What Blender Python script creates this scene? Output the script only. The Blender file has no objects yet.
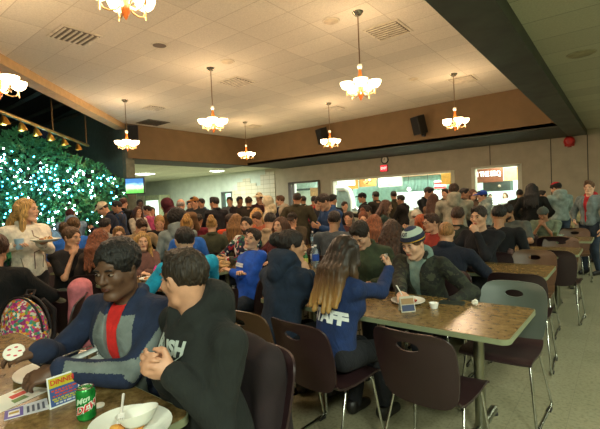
import bpy, math, random
import numpy as np
from mathutils import Vector, Matrix
from mathutils.bvhtree import BVHTree

random.seed(7)
SC = bpy.context.scene
COL = SC.collection
PI = math.pi

# ------------------------------------------------------------------ camera
FPX, EYE = 407.4, 1.5
_A = np.array([323., 26.5, FPX]); _A /= np.linalg.norm(_A)
_B = np.array([-513., -9.5, FPX]); _B -= _A * _B.dot(_A); _B /= np.linalg.norm(_B)
_X, _Y = -_B, _A
_Z = np.cross(_X, _Y)
if _Z[1] < 0: _Z = -_Z
CM = np.stack([_X, _Y, _Z])            # world = CM @ (right, up, forward)

def ray(x, y): return CM @ np.array([x - 300., 214.5 - y, FPX])
def at(x, y, d): return Vector(ray(x, y) / FPX * d) + Vector((0, 0, EYE))
def onz(x, y, z):
    r = ray(x, y); return Vector(r * ((z - EYE) / r[2])) + Vector((0, 0, EYE))
def ony(x, y, Y):
    r = ray(x, y); return Vector(r * (Y / r[1])) + Vector((0, 0, EYE))

cd = bpy.data.cameras.new('camera'); cam = bpy.data.objects.new('camera', cd); COL.objects.link(cam)
cd.sensor_width = 36; cd.lens = 36 * FPX / 600; cd.clip_start = .05; cd.clip_end = 200
mw = Matrix.Identity(4)
for i in range(3):
    mw[i][0] = CM[i, 0]; mw[i][1] = CM[i, 1]; mw[i][2] = -CM[i, 2]
mw[2][3] = EYE
cam.matrix_world = mw
SC.camera = cam

# ------------------------------------------------------------------ materials
def lin(c):
    if isinstance(c, str):
        c = c.lstrip('#'); c = [int(c[i:i + 2], 16) / 255 for i in (0, 2, 4)]
    return tuple((v / 12.92 if v <= .04045 else ((v + .055) / 1.055) ** 2.4) for v in c[:3]) + (1,)

MATS = {}
def new_mat(name):
    m = bpy.data.materials.new(name); m.use_nodes = True
    nt = m.node_tree; b = nt.nodes['Principled BSDF']
    return m, nt, b
def N(nt, typ, **kw):
    n = nt.nodes.new(typ)
    for k, v in kw.items(): setattr(n, k, v)
    return n
def coords(nt, kind='Object', scale=None):
    t = N(nt, 'ShaderNodeTexCoord')
    if scale is None: return t.outputs[kind]
    mp = N(nt, 'ShaderNodeMapping'); mp.inputs['Scale'].default_value = scale
    nt.links.new(t.outputs[kind], mp.inputs['Vector']); return mp.outputs[0]
def ramp(nt, stops, fac, interp='LINEAR'):
    r = N(nt, 'ShaderNodeValToRGB'); cr = r.color_ramp; cr.interpolation = interp
    while len(cr.elements) < len(stops): cr.elements.new(.5)
    for e, (p, c) in zip(cr.elements, stops):
        e.position = p; e.color = lin(c)
    nt.links.new(fac, r.inputs['Fac']); return r.outputs['Color']
def noise(nt, scale, detail=3, vec=None, rough=.55):
    n = N(nt, 'ShaderNodeTexNoise'); n.inputs['Scale'].default_value = scale
    n.inputs['Detail'].default_value = detail; n.inputs['Roughness'].default_value = rough
    nt.links.new(vec if vec is not None else coords(nt), n.inputs['Vector']); return n.outputs['Fac']
def bump(nt, b, h, strength=.3, dist=.005):
    n = N(nt, 'ShaderNodeBump'); n.inputs['Strength'].default_value = strength; n.inputs['Distance'].default_value = dist
    nt.links.new(h, n.inputs['Height']); nt.links.new(n.outputs[0], b.inputs['Normal'])
def shade(c, f):
    c = c.lstrip('#'); v = [min(255, max(0, int(int(c[i:i + 2], 16) * f))) for i in (0, 2, 4)]
    return '#%02x%02x%02x' % tuple(v)

def mat(c, rough=.6, metal=0., var=.12, scale=8., bumpy=0., bscale=200., key=None, sheen=0., coat=0.):
    k = ('m', c, rough, metal, var, scale, bumpy, bscale, sheen, coat)
    if k in MATS: return MATS[k]
    m, nt, b = new_mat('paint_' + c.strip('#'))
    b.inputs['Roughness'].default_value = rough; b.inputs['Metallic'].default_value = metal
    if coat: b.inputs['Coat Weight'].default_value = coat
    if sheen: b.inputs['Sheen Weight'].default_value = sheen
    if var:
        col = ramp(nt, [(.25, shade(c, 1 - var)), (.75, shade(c, 1 + var))], noise(nt, scale))
        nt.links.new(col, b.inputs['Base Color'])
    else: b.inputs['Base Color'].default_value = lin(c)
    if bumpy: bump(nt, b, noise(nt, bscale, 2), bumpy, .002)
    MATS[k] = m; return m
def cloth(c, var=.16):
    k = ('cl', c)
    if k in MATS: return MATS[k]
    m, nt, b = new_mat('cloth_' + c.strip('#')); b.inputs['Roughness'].default_value = .95
    nt.links.new(ramp(nt, [(.25, shade(c, 1 - var)), (.75, shade(c, 1 + var))], noise(nt, 14)), b.inputs['Base Color'])
    n2 = N(nt, 'ShaderNodeTexNoise'); n2.inputs['Scale'].default_value = 13; n2.inputs['Detail'].default_value = 4; n2.inputs['Distortion'].default_value = 1.6
    nt.links.new(coords(nt, 'Object', (1, 1, .6)), n2.inputs['Vector'])
    bump(nt, b, n2.outputs['Fac'], .6, .018)
    MATS[k] = m; return m
def skin(c): return mat(c, .52, 0, .06, 22, .08, 300)
def hairm(c):
    k = ('h', c)
    if k in MATS: return MATS[k]
    m, nt, b = new_mat('hair_' + c.strip('#'))
    v = coords(nt, 'Object', (90, 90, 9))
    nt.links.new(ramp(nt, [(.3, shade(c, .6)), (.7, shade(c, 1.35))], noise(nt, 1.0, 3, v)), b.inputs['Base Color'])
    b.inputs['Roughness'].default_value = .55
    bump(nt, b, noise(nt, 1.6, 3, v), .9, .01)
    MATS[k] = m; return m
def metal(c, rough=.3): return mat(c, rough, 1., .05)
def glow(c, strength, base='#ffffff'):
    k = ('e', c, strength)
    if k in MATS: return MATS[k]
    m, nt, b = new_mat('glow_' + c.strip('#'))
    b.inputs['Base Color'].default_value = lin(base)
    b.inputs['Emission Color'].default_value = lin(c); b.inputs['Emission Strength'].default_value = strength
    MATS[k] = m; return m
def clear(c='#ffffff', rough=.05):
    k = ('g', c, rough)
    if k in MATS: return MATS[k]
    m, nt, b = new_mat('clear_' + c.strip('#'))
    b.inputs['Base Color'].default_value = lin(c); b.inputs['Roughness'].default_value = rough
    b.inputs['Transmission Weight'].default_value = .85; b.inputs['IOR'].default_value = 1.2
    MATS[k] = m; return m
def zstripes(name, stops, z0, z1, rough=.9, fuzzy=0.):
    """bands along the object's own z axis"""
    m, nt, b = new_mat(name)
    s = N(nt, 'ShaderNodeSeparateXYZ'); nt.links.new(coords(nt), s.inputs[0])
    r = N(nt, 'ShaderNodeMapRange'); r.inputs['From Min'].default_value = z0; r.inputs['From Max'].default_value = z1
    nt.links.new(s.outputs['Z'], r.inputs['Value'])
    f = r.outputs[0]
    if fuzzy:
        a = N(nt, 'ShaderNodeMath', operation='MULTIPLY_ADD'); a.inputs[1].default_value = fuzzy
        nt.links.new(noise(nt, 1., 2, coords(nt, 'Object', (60, 60, 6))), a.inputs[0]); nt.links.new(f, a.inputs[2]); f = a.outputs[0]
    nt.links.new(ramp(nt, stops, f, 'LINEAR' if fuzzy else 'CONSTANT'), b.inputs['Base Color'])
    b.inputs['Roughness'].default_value = rough
    return m
def blotch(name, cols, scale, rough=.85, kind='voronoi', pos=None):
    """patchwork of colours: florals, camouflage, printed sweaters"""
    m, nt, b = new_mat(name)
    if kind == 'voronoi':
        n = N(nt, 'ShaderNodeTexVoronoi'); n.inputs['Scale'].default_value = scale
        nt.links.new(coords(nt), n.inputs['Vector'])
        s = N(nt, 'ShaderNodeSeparateColor'); nt.links.new(n.outputs['Color'], s.inputs[0]); f = s.outputs[0]
    else: f = noise(nt, scale, 4, None, .6)
    if pos is None: pos = [i / len(cols) for i in range(len(cols))]
    nt.links.new(ramp(nt, list(zip(pos, cols)), f, 'CONSTANT'), b.inputs['Base Color'])
    b.inputs['Roughness'].default_value = rough
    return m

# ------------------------------------------------------------------ objects
def tag(o, label, cat, group=None):
    o['label'] = label; o['category'] = cat
    if group: o['group'] = group
    return o
def thing(name, label, cat, loc=(0, 0, 0), rz=0., group=None, scale=1.):
    o = bpy.data.objects.new(name, None); o.empty_display_size = .1; COL.objects.link(o)
    o.location = loc; o.rotation_euler = (0, 0, rz); o.scale = (scale,) * 3
    return tag(o, label, cat, group)
def link(name, me, parent=None, mats=None):
    o = bpy.data.objects.new(name, me); COL.objects.link(o)
    if parent is not None: o.parent = parent
    if mats is not None:
        if not isinstance(mats, (list, tuple)): mats = [mats]
        if len(me.materials) == 0:
            for m in mats: me.materials.append(m)
        else:
            for i, m in enumerate(mats):
                o.material_slots[i].link = 'OBJECT'; o.material_slots[i].material = m
    return o
def dup(root, loc=None, rz=None, label=None, group=None):
    r = root.copy(); COL.objects.link(r)
    if loc is not None: r.location = loc
    if rz is not None: r.rotation_euler = (0, 0, rz)
    if label: r['label'] = label
    if group: r['group'] = group
    for ch in list(root.children):
        c = ch.copy(); COL.objects.link(c); c.parent = r
        for g in ch.children:
            d = g.copy(); COL.objects.link(d); d.parent = c
    return r

class MB:
    """collects shapes for one mesh"""
    def __init__(s): s.v = []; s.f = []; s.m = []
    def add(s, vs, fs, mi=0, M=None):
        b = len(s.v)
        s.v += [tuple(M @ Vector(v)) if M is not None else tuple(v) for v in vs]
        s.f += [tuple(b + i for i in f) for f in fs]; s.m += [mi] * len(fs)
        return s
    def box(s, x0, x1, y0, y1, z0, z1, mi=0, M=None):
        v = [(x, y, z) for z in (z0, z1) for y in (y0, y1) for x in (x0, x1)]
        return s.add(v, [(0, 2, 3, 1), (4, 5, 7, 6), (0, 1, 5, 4), (2, 6, 7, 3), (0, 4, 6, 2), (1, 3, 7, 5)], mi, M)
    def tube(s, pts, r, n=8, mi=0, cap=True, M=None):
        P = [Vector(p) for p in pts]; R = r if isinstance(r, (list, tuple)) else [r] * len(P)
        vs = []; nrm = None
        for i, p in enumerate(P):
            t = (P[min(i + 1, len(P) - 1)] - P[max(i - 1, 0)]).normalized()
            if nrm is None:
                nrm = t.cross(Vector((0, 0, 1)) if abs(t.z) < .9 else Vector((1, 0, 0))).normalized()
            nrm = (nrm - t * nrm.dot(t)).normalized(); bi = t.cross(nrm)
            for k in range(n):
                a = 2 * PI * k / n; vs.append(p + (nrm * math.cos(a) + bi * math.sin(a)) * R[i])
        fs = [(i * n + k, i * n + (k + 1) % n, (i + 1) * n + (k + 1) % n, (i + 1) * n + k) for i in range(len(P) - 1) for k in range(n)]
        if cap: fs += [tuple(range(n))[::-1], tuple(range((len(P) - 1) * n, len(P) * n))]
        return s.add(vs, fs, mi, M)
    def lathe(s, prof, n=24, mi=0, M=None, sx=1., sy=1., cap=True):
        vs = []; fs = []; L = len(prof)
        for (r, z) in prof:
            for k in range(n):
                a = 2 * PI * k / n; vs.append((r * math.cos(a) * sx, r * math.sin(a) * sy, z))
        fs = [(i * n + k, i * n + (k + 1) % n, (i + 1) * n + (k + 1) % n, (i + 1) * n + k) for i in range(L - 1) for k in range(n)]
        if cap and prof[0][0] > 1e-6: fs.append(tuple(range(n))[::-1])
        if cap and prof[-1][0] > 1e-6: fs.append(tuple(range((L - 1) * n, L * n)))
        return s.add(vs, fs, mi, M)
    def prism(s, poly, z0, z1, mi=0, M=None):
        n = len(poly); vs = [(x, y, z0) for x, y in poly] + [(x, y, z1) for x, y in poly]
        fs = [tuple(range(n))[::-1], tuple(range(n, 2 * n))] + [(i, (i + 1) % n, n + (i + 1) % n, n + i) for i in range(n)]
        return s.add(vs, fs, mi, M)
    def ball(s, c, r, n=10, mi=0, M=None):
        r = r if isinstance(r, (tuple, list)) else (r, r, r); vs = []; h = n // 2 + 1
        for i in range(h + 1):
            t = PI * i / h
            for k in range(n):
                a = 2 * PI * k / n; vs.append((c[0] + r[0] * math.sin(t) * math.cos(a), c[1] + r[1] * math.sin(t) * math.sin(a), c[2] - r[2] * math.cos(t)))
        fs = [(i * n + k, i * n + (k + 1) % n, (i + 1) * n + (k + 1) % n, (i + 1) * n + k) for i in range(h) for k in range(n)]
        return s.add(vs, fs, mi, M)
    def mesh(s, name, smooth=True, bevel=0.):
        me = bpy.data.meshes.new(name); me.from_pydata(s.v, [], s.f)
        me.polygons.foreach_set('material_index', s.m)
        if smooth: me.polygons.foreach_set('use_smooth', [True] * len(s.f))
        me.validate(); me.update()
        return me
    def build(s, name, m, parent=None, smooth=True, sharp=40., bevel=0.):
        me = s.mesh(name, smooth)
        if smooth: me.set_sharp_from_angle(angle=math.radians(sharp))
        o = link(name, me, parent, m)
        if bevel:
            b = o.modifiers.new('bevel', 'BEVEL'); b.width = bevel; b.segments = 2; b.limit_method = 'ANGLE'
        return o
def struct(name, mb, m, smooth=False):
    o = mb.build(name, m, None, smooth); o['kind'] = 'structure'; return o
def rrect(w, d, r, n=6):
    pts = []
    for cx, cy, a0 in ((w / 2 - r, d / 2 - r, 0), (-w / 2 + r, d / 2 - r, 90), (-w / 2 + r, -d / 2 + r, 180), (w / 2 - r, -d / 2 + r, 270)):
        for k in range(n + 1):
            a = math.radians(a0 + 90 * k / n); pts.append((cx + r * math.cos(a), cy + r * math.sin(a)))
    return pts
def text_mesh(body, size, depth=.0, align='CENTER', bold=0.):
    cu = bpy.data.curves.new('lettering', 'FONT'); cu.body = body; cu.size = size; cu.extrude = depth
    cu.align_x = align; cu.align_y = 'CENTER'; cu.offset = bold; cu.resolution_u = 3
    o = bpy.data.objects.new('lettering', cu); COL.objects.link(o)
    dg = bpy.context.evaluated_depsgraph_get()
    me = bpy.data.meshes.new_from_object(o.evaluated_get(dg)); bpy.data.objects.remove(o)
    me.materials.clear()
    return me
def text_obj(name, body, size, m, parent, Mx, depth=.002, bold=0.):
    me = text_mesh(body, size, depth, 'CENTER', bold); me.transform(Mx)
    return link(name, me, parent, m)
# text lies in local xy; these turn it to stand up facing -y / +y
FACE_S = Matrix.Rotation(PI / 2, 4, 'X')
EXPO, TROF = 0.0, .6
DOVR = {'person in a cream fleece jacket with long blonde hair': (4.0, 26.0), 'person in a black top with brown hair': (3.28, -5.0), 'person with long curly brown hair in dark clothes': (4.41, 391.0), 'person in a black T-shirt with dark hair': (5.05, 499), 'person with dark hair and fist at the mouth': (4.66, 478.5), 'person with glasses and an orange collar': (5.05, 431), 'person in a dark green jacket with brown hair': (5.3, 457.5), 'bearded person in a grey T-shirt': (6.1, 507.0), 'person in a grey knit beanie and grey-green T-shirt': (7.1, 543.0), 'ginger-haired person': (5.81, 420.5), 'person with a pale knit hat': (6.9, 416.5), 'person in a grey marl sweater and red scarf': (7.12, 589.0), 'person in a grey hoodie and red-topped black beanie': (8.37, 556.0), 'person in a tan coat': (8.6, 574.0), 'person in a long black coat with long dark hair': (7.95, 531.0), 'person in profile with a hand raised to the face': (9.03, 541.5), 'person in black before the brown sign': (9.6, 519.5), 'person in a grey hoodie and blue baseball cap': (8.0, 482.0), 'person in a bulky grey hoodie with short brown hair': (6.6, 453.5), 'person in a navy jacket with dark hair': (8.6, 464.5), 'person with reddish hair': (9.6, 473.0), 'tall person in a black jacket looking down': (8.71, 428.5), 'person with long brown hair and tan top': (8.1, 433.5), 'person in a brown jacket smiling': (9.2, 445.0), 'person in a dark coat': (9.4, 400.5), 'person in a black cap and black jacket': (9.8, 362.0), 'person in a dark brown jacket with short dark hair': (10.2, 375.5), 'person in an olive top with dark hair': (10.4, 393.5), 'person in a grey T-shirt with short dark hair': (5.38, 334.0), 'person in a blue and black jacket bending forward': (5.86, 323.5), 'person with a pale round face': (8.4, 318.0), 'person with dark hair in black': (7.9, 332.5), 'person in a grey top with brown hair': (9.2, 344.5), 'person with a broad smile in a dark red top': (7.39, 348.0), 'person with auburn hair tied back': (6.78, 363.0), 'person with tousled dark hair': (8.2, 366.5), 'person with a long ginger ponytail and a blue top': (5.53, 374.5), 'person with loose brown hair and a dark green top': (6.4, 386.0), 'person in a red jacket': (10.2, 314.0), 'person in a dark green jacket': (10.8, 303.0), 'person in a big olive parka': (7.8, 297.0), 'person in navy with light brown hair': (9.4, 280.0), 'person in a light grey hooded coat': (8.1, 284.5), 'person with a cap, glasses and hand on chin': (7.0, 292), 'person in an orange knit hat': (8.49, 295.5), 'person in a cream hoodie with the hood up': (8.8, 267.0), 'person in dark red with a pale brimmed hat': (10.2, 259.0), 'person in a wide dark coat and brown cap': (9.36, 248.5), 'person in a black and red jacket': (10.4, 239.5), 'person in grey with black hair': (10.8, 229.5), 'person in a black jacket with dark wavy hair': (8.26, 214.0), 'person in a slate blue top': (9.8, 201.0), 'bearded person in a navy printed holiday sweater': (5.53, 246.0), 'person in a royal blue sweater lolling the head back': (4.19, 252.0), 'smiling person with long wavy brown hair': (5.28, 280.0), 'person in a pale beige coat': (5.7, 270.0), 'person in a salmon top with bent head': (7.5, 257.0), 'person with straight blonde hair': (8.2, 256.5), 'person with wavy light brown hair and a grey top': (6.62, 236.0), 'person in a bright orange sweater': (7.21, 230.5), 'person with fair hair in a bun, cream scarf and olive jacket': (6.2, 211.5), 'person in a teal T-shirt with short dark hair': (3.48, 184.0), 'blonde person looking at the camera': (4.75, 142.0), 'person with a big dark afro and grey sleeves': (6.3, 177), 'person in bright blue with a curly fair bun': (5.5, 186.5), 'person in a maroon shirt': (8.0, 198.0), 'person in a brown jacket with balding grey hair': (7.68, 180.5), 'person in a black jacket and tan cap': (9.18, 194.0), 'person with a plain dark fringe': (10.17, 189.5), 'person in a maroon hooded cloak-like sweatshirt, hood up': (7.99, 166.0), 'person with cropped fair hair looking down': (7.04, 159.0), 'person in a tan jacket bowing over food': (6.43, 141.0), 'person in a pink sweater': (9.4, 147.0), 'person in a white top with brown hair': (8.8, 138.0), 'person in a red top': (9.9, 151.5), 'dark-skinned person in a grey-blue shirt': (10.8, 139.8), 'person in a black jacket with reddish hair': (9.12, 123.0), 'person in a blue plaid jacket': (8.46, 116.5), 'person in a navy jacket and off-white cap': (7.29, 102.5), 'person in a pale blue hoodie with maroon-brown hair': (7.3, 70), 'person in a royal blue T-shirt with brown hair': (6.2, 73.0), 'person in a black T-shirt and grey trousers': (4.66, 71.0), 'person with long curly auburn hair': (4.65, 99), 'person with plain black hair and a grey collar': (6.6, 104.5), 'person with glasses and a blue jacket': (5.43, 118.5)}
# ------------------------------------------------------------------ smooth solid modelling (bodies, garments, hair)
class SDF:
    def __init__(s): s.p = []; s.post = []
    def cap(s, a, b, r0, r1=None, k=.02, neg=False, fl=None):
        s.p.append(('c', np.array(a, float), np.array(b, float), r0, r0 if r1 is None else r1, k, neg, fl)); return s
    def ell(s, c, r, R=None, k=.02, neg=False):
        s.p.append(('e', np.array(c, float), np.array(r, float), np.eye(3) if R is None else np.array(R, float), 0, k, neg, None)); return s
    def ball(s, c, r, k=.02, neg=False): return s.ell(c, (r, r, r), None, k, neg)
    def mesh_arrays(s, h, infl=0.):
        lo = np.full(3, 1e9); hi = -lo
        bb = []
        for p in s.p:
            if p[0] == 'c': r = max(p[3], p[4]); l = np.minimum(p[1], p[2]) - r; u = np.maximum(p[1], p[2]) + r
            else:
                e = np.sqrt(((p[3] * p[2]) ** 2).sum(1)); l = p[1] - e; u = p[1] + e
            l = l - infl; u = u + infl; bb.append((l, u))
            if not p[6]: lo = np.minimum(lo, l); hi = np.maximum(hi, u)
        lo -= 3 * h; hi += 3 * h
        n = np.ceil((hi - lo) / h).astype(int) + 1
        ax = [(lo[i] + h * np.arange(n[i])).astype(np.float32) for i in range(3)]
        D = np.full(n, .3, np.float32)
        for p, (l, u) in zip(s.p, bb):
            k = p[5]; m = k + 3 * h
            i0 = np.maximum(0, np.floor((l - m - lo) / h).astype(int)); i1 = np.minimum(n, np.ceil((u + m - lo) / h).astype(int) + 1)
            if (i1 <= i0).any(): continue
            X = ax[0][i0[0]:i1[0], None, None]; Y = ax[1][None, i0[1]:i1[1], None]; Z = ax[2][None, None, i0[2]:i1[2]]
            if p[0] == 'c':
                a, b = p[1], p[2]; ab = b - a; L = max(ab.dot(ab), 1e-9)
                px, py, pz = X - a[0], Y - a[1], Z - a[2]
                t = np.clip((px * ab[0] + py * ab[1] + pz * ab[2]) / L, 0, 1)
                qx, qy, qz = px - t * ab[0], py - t * ab[1], pz - t * ab[2]
                q2 = qx * qx + qy * qy + qz * qz
                if p[7] is not None:
                    fx, ff = p[7]; c = qx * fx[0] + qy * fx[1] + qz * fx[2]; q2 = q2 + c * c * (ff * ff - 1)
                d = np.sqrt(q2) - (p[3] + t * (p[4] - p[3])) - infl
            else:
                R = p[3]; r = p[2] + infl
                px, py, pz = X - p[1][0], Y - p[1][1], Z - p[1][2]
                q = [px * R[0, i] + py * R[1, i] + pz * R[2, i] for i in range(3)]
                k0 = np.sqrt((q[0] / r[0]) ** 2 + (q[1] / r[1]) ** 2 + (q[2] / r[2]) ** 2)
                k1 = np.sqrt((q[0] / r[0] ** 2) ** 2 + (q[1] / r[1] ** 2) ** 2 + (q[2] / r[2] ** 2) ** 2)
                d = k0 * (k0 - 1) / np.maximum(k1, 1e-6)
            S = D[i0[0]:i1[0], i0[1]:i1[1], i0[2]:i1[2]]
            if p[6]:
                hh = np.clip(.5 - .5 * (S + d) / k, 0, 1); S[...] = S + (-d - S) * hh + k * hh * (1 - hh)
            else:
                hh = np.clip(.5 + .5 * (d - S) / k, 0, 1); S[...] = d + (S - d) * hh - k * hh * (1 - hh)
        for fn in s.post:
            D = fn(ax[0][:, None, None], ax[1][None, :, None], ax[2][None, None, :], D).astype(np.float32)
        D[[0, -1]] = .3; D[:, [0, -1]] = .3; D[:, :, [0, -1]] = .3
        return nets(D, lo, h)

def nets(D, lo, h):
    S = D < 0
    c = [(i, j, k) for i in (0, 1) for j in (0, 1) for k in (0, 1)]
    sl = lambda A, o: A[o[0]:A.shape[0] - 1 + o[0], o[1]:A.shape[1] - 1 + o[1], o[2]:A.shape[2] - 1 + o[2]]
    cnt = sum(sl(S, o).astype(np.int8) for o in c)
    act = (cnt > 0) & (cnt < 8)
    ijk = np.argwhere(act); n = len(ijk)
    if n == 0: return np.zeros((0, 3)), np.zeros((0, 4), int)
    idx = np.full(act.shape, -1, np.int32); idx[act] = np.arange(n)
    val = {o: D[ijk[:, 0] + o[0], ijk[:, 1] + o[1], ijk[:, 2] + o[2]] for o in c}
    acc = np.zeros((n, 3)); num = np.zeros(n)
    for a in range(8):
        for b in range(a + 1, 8):
            oa, ob = c[a], c[b]
            if sum(x != y for x, y in zip(oa, ob)) != 1: continue
            va, vb = val[oa], val[ob]; m = (va < 0) != (vb < 0)
            t = va[m] / (va[m] - vb[m])
            acc[m] += np.array(oa) + t[:, None] * (np.array(ob) - np.array(oa)); num[m] += 1
    V = (ijk + acc / num[:, None]) * h + lo
    F = []
    for axn in range(3):
        o1 = [0, 0, 0]; o1[axn] = 1
        A = S[:S.shape[0] - o1[0], :S.shape[1] - o1[1], :S.shape[2] - o1[2]]; Bq = S[o1[0]:, o1[1]:, o1[2]:]
        e = np.argwhere(A != Bq)
        u, v = [(1, 2), (2, 0), (0, 1)][axn]
        ok = (e[:, u] > 0) & (e[:, v] > 0); e = e[ok]
        def g(du, dv):
            q = e.copy(); q[:, u] -= du; q[:, v] -= dv; return idx[q[:, 0], q[:, 1], q[:, 2]]
        Q = np.stack([g(1, 1), g(0, 1), g(0, 0), g(1, 0)], 1)
        fl = ~A[e[:, 0], e[:, 1], e[:, 2]]
        Q[fl] = Q[fl][:, ::-1]
        F.append(Q)
    F = np.concatenate(F); F = F[(F >= 0).all(1)]
    return V, F

def relax(V, F, it=1):
    for _ in range(it):
        acc = np.zeros_like(V); num = np.zeros(len(V))
        for a, b in ((0, 1), (1, 2), (2, 3), (3, 0)):
            np.add.at(acc, F[:, a], V[F[:, b]]); np.add.at(acc, F[:, b], V[F[:, a]])
            np.add.at(num, F[:, a], 1); np.add.at(num, F[:, b], 1)
        V = V * .5 + .5 * acc / np.maximum(num, 1)[:, None]
    return V

def np_mesh(name, V, F, mi=None):
    me = bpy.data.meshes.new(name)
    me.vertices.add(len(V)); me.vertices.foreach_set('co', np.asarray(V, np.float32).ravel())
    F = np.asarray(F, np.int32)
    me.loops.add(F.size); me.loops.foreach_set('vertex_index', F.ravel())
    me.polygons.add(len(F)); me.polygons.foreach_set('loop_start', np.arange(0, F.size, 4, dtype=np.int32))
    me.polygons.foreach_set('use_smooth', np.ones(len(F), bool))
    if mi is not None: me.polygons.foreach_set('material_index', np.asarray(mi, np.int32))
    me.update(calc_edges=True)
    return me

def folds(seed, amp, f=28.):
    rs = np.random.RandomState(seed % 100000); w = rs.randn(4, 3); w /= np.linalg.norm(w, axis=1)[:, None]; w *= f * np.array([.55, .8, 1.2, 1.9])[:, None]; ph = rs.rand(4) * 6.28
    def fn(X, Y, Z, D):
        n = 0
        n = .9 * (1 - np.abs(np.sin(.5 * (w[1, 0] * X + w[1, 1] * Y + .6 * w[1, 2] * Z) + 1.5 * np.sin(w[0, 2] * Z * .5 + w[0, 0] * X + ph[1]))) * 1.5)
        for i in range(4): n = n + np.sin(w[i, 0] * X + w[i, 1] * Y + w[i, 2] * Z + ph[i] + (1.3 * np.sin(9 * Z + ph[i]))) * (1, .8, .6, .4)[i]
        return D + amp * n / 1.6
    return fn

# ---- rotation helpers (numpy)
def rx(a): c, s = math.cos(a), math.sin(a); return np.array([[1, 0, 0], [0, c, -s], [0, s, c]])
def ry(a): c, s = math.cos(a), math.sin(a); return np.array([[c, 0, s], [0, 1, 0], [-s, 0, c]])
def rz_(a): c, s = math.cos(a), math.sin(a); return np.array([[c, -s, 0], [s, c, 0], [0, 0, 1]])
def rad(a): return math.radians(a)

# ---- head (faces +y, origin midway chin-crown)
def head_prims(s, R=np.eye(3), t=np.zeros(3), fem=False, mouth=0.):
    T = lambda p: R @ np.array(p, float) + t
    j = .90 if fem else 1.
    s.ell(T((0, -.012, .036)), (.074, .096, .084), R, .02)
    s.ell(T((0, .022, -.038)), (.056 * j, .066, .074), R, .035)
    s.ell(T((0, -.005, -.03)), (.062 * j, .07, .05), R, .03)
    s.ell(T((0, .073, -.098)), (.022, .016, .016), R, .022)
    for q in (-1, 1):
        s.ell(T((q * .041 * j, .062, -.018)), (.022, .02, .022), R, .02)
        s.cap(T((q * .052 * j, .0, -.075)), T((q * .02, .062, -.102)), .015, .014, .025)
    s.cap(T((-.036, .079, .027)), T((.036, .079, .027)), .011, None, .014)
    for q in (-1, 1): s.ell(T((q * .031, .097, .008)), (.016, .013, .010), R, .008, True)
    s.cap(T((0, .088, .016)), T((0, .104, -.018)), .0075, .0105, .010)
    s.ball(T((0, .105, -.021)), .0115, .008)
    for q in (-1, 1): s.ball(T((q * .012, .096, -.025)), .008, .008)
    s.ell(T((0, .082, -.053)), (.027, .014, .013), R, .012)
    s.cap(T((-.019, .0945, -.056)), T((.019, .0945, -.056)), .0028, None, .004, True)
    for q in (-1, 1):
        s.ell(T((q * .077, -.006, -.004)), (.008, .018, .031), R @ ry(q * .25) @ rz_(q * -.35), .008)
        s.ell(T((q * .086, .0, -.002)), (.006, .009, .018), R @ rz_(q * -.35), .004, True)

def hand_prims(s, R, t, side=1, curl=.35, spread=.3, sc=1.):
    """fingers along +x, palm facing -z, thumb on +y * side"""
    T = lambda p: R @ (np.array(p, float) * sc) + t
    s.ell(T((.05, 0, 0)), np.array((.050, .041, .0155)) * sc, R, .012)
    s.cap(T((-.02, 0, 0)), T((.03, 0, 0)), .024 * sc, .025 * sc, .015)
    for i, (y, L) in enumerate(((.031, .068), (.011, .077), (-.010, .071), (-.029, .056))):
        y *= side; a = curl * (.8 + .12 * i); p = np.array((.086 - .006 * abs(i - 1.2), y, .001)); ang = -a * .35
        dy = side * spread * (.16 - .1 * i)
        for sg, (fr, r0, r1) in enumerate(((.44, .0094, .0086), (.32, .0086, .0078), (.24, .0078, .0066))):
            ang -= a * (.55, .8, .55)[sg]
            q = p + L * fr * np.array((math.cos(ang), dy * math.cos(ang), math.sin(ang)))
            s.cap(T(p), T(q), r0 * sc, r1 * sc, .004); p = q
    p0 = np.array((.012, side * .030, -.006)); p1 = np.array((.048, side * (.058 + .012 * spread), -.014 - .012 * curl)); p2 = np.array((.082, side * (.060 + .02 * spread - .02 * curl), -.022 - .02 * curl))
    s.cap(T(p0), T(p1), .0165 * sc, .0115 * sc, .012); s.cap(T(p1), T(p2), .0112 * sc, .0085 * sc, .004)

CACHE = {}
def head_arr(fem):
    k = ('head', fem)
    if k not in CACHE:
        s = SDF(); head_prims(s, fem=fem); CACHE[k] = s.mesh_arrays(.0052)
    return CACHE[k]
def hand_arr(side, curl):
    k = ('hand', side, curl)
    if k not in CACHE:
        s = SDF(); hand_prims(s, np.eye(3), np.zeros(3), side, curl); CACHE[k] = s.mesh_arrays(.0045)
    return CACHE[k]

# ---- hair and hats in head space (one mesh per style, shared)
def near_ear(X, Y, Z, D): return np.maximum(D, -np.maximum(Z + .004, -.03 - Y))
def strands(f, amp, seed=0):
    def fn(X, Y, Z, D):
        a = np.arctan2(X, -Y + .02)
        return D + amp * (np.sin(a * f + 2.2 * np.sin(14 * Z + seed)) + .6 * np.sin(a * f * 1.9 + 1.7 * np.sin(11 * Z + 2 + seed)))
    return fn
def curls(f, amp):
    return lambda X, Y, Z, D: D + amp * (np.sin(f * X) * np.sin(f * Y + 1) * np.sin(f * Z + 2) + .5 * np.sin(1.9 * f * X + 1) * np.sin(1.9 * f * Y) * np.sin(1.9 * f * Z))
def locks(f, amp):
    return lambda X, Y, Z, D: D + amp * (np.sin(f * X + 3 * np.sin(8 * Z)) + .7 * np.sin(f * 1.7 * X + f * .9 * Y + 2.4 * np.sin(9 * Z + 1)) + .6 * np.sin(f * Y + 2 * np.sin(10 * Z)))

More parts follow.
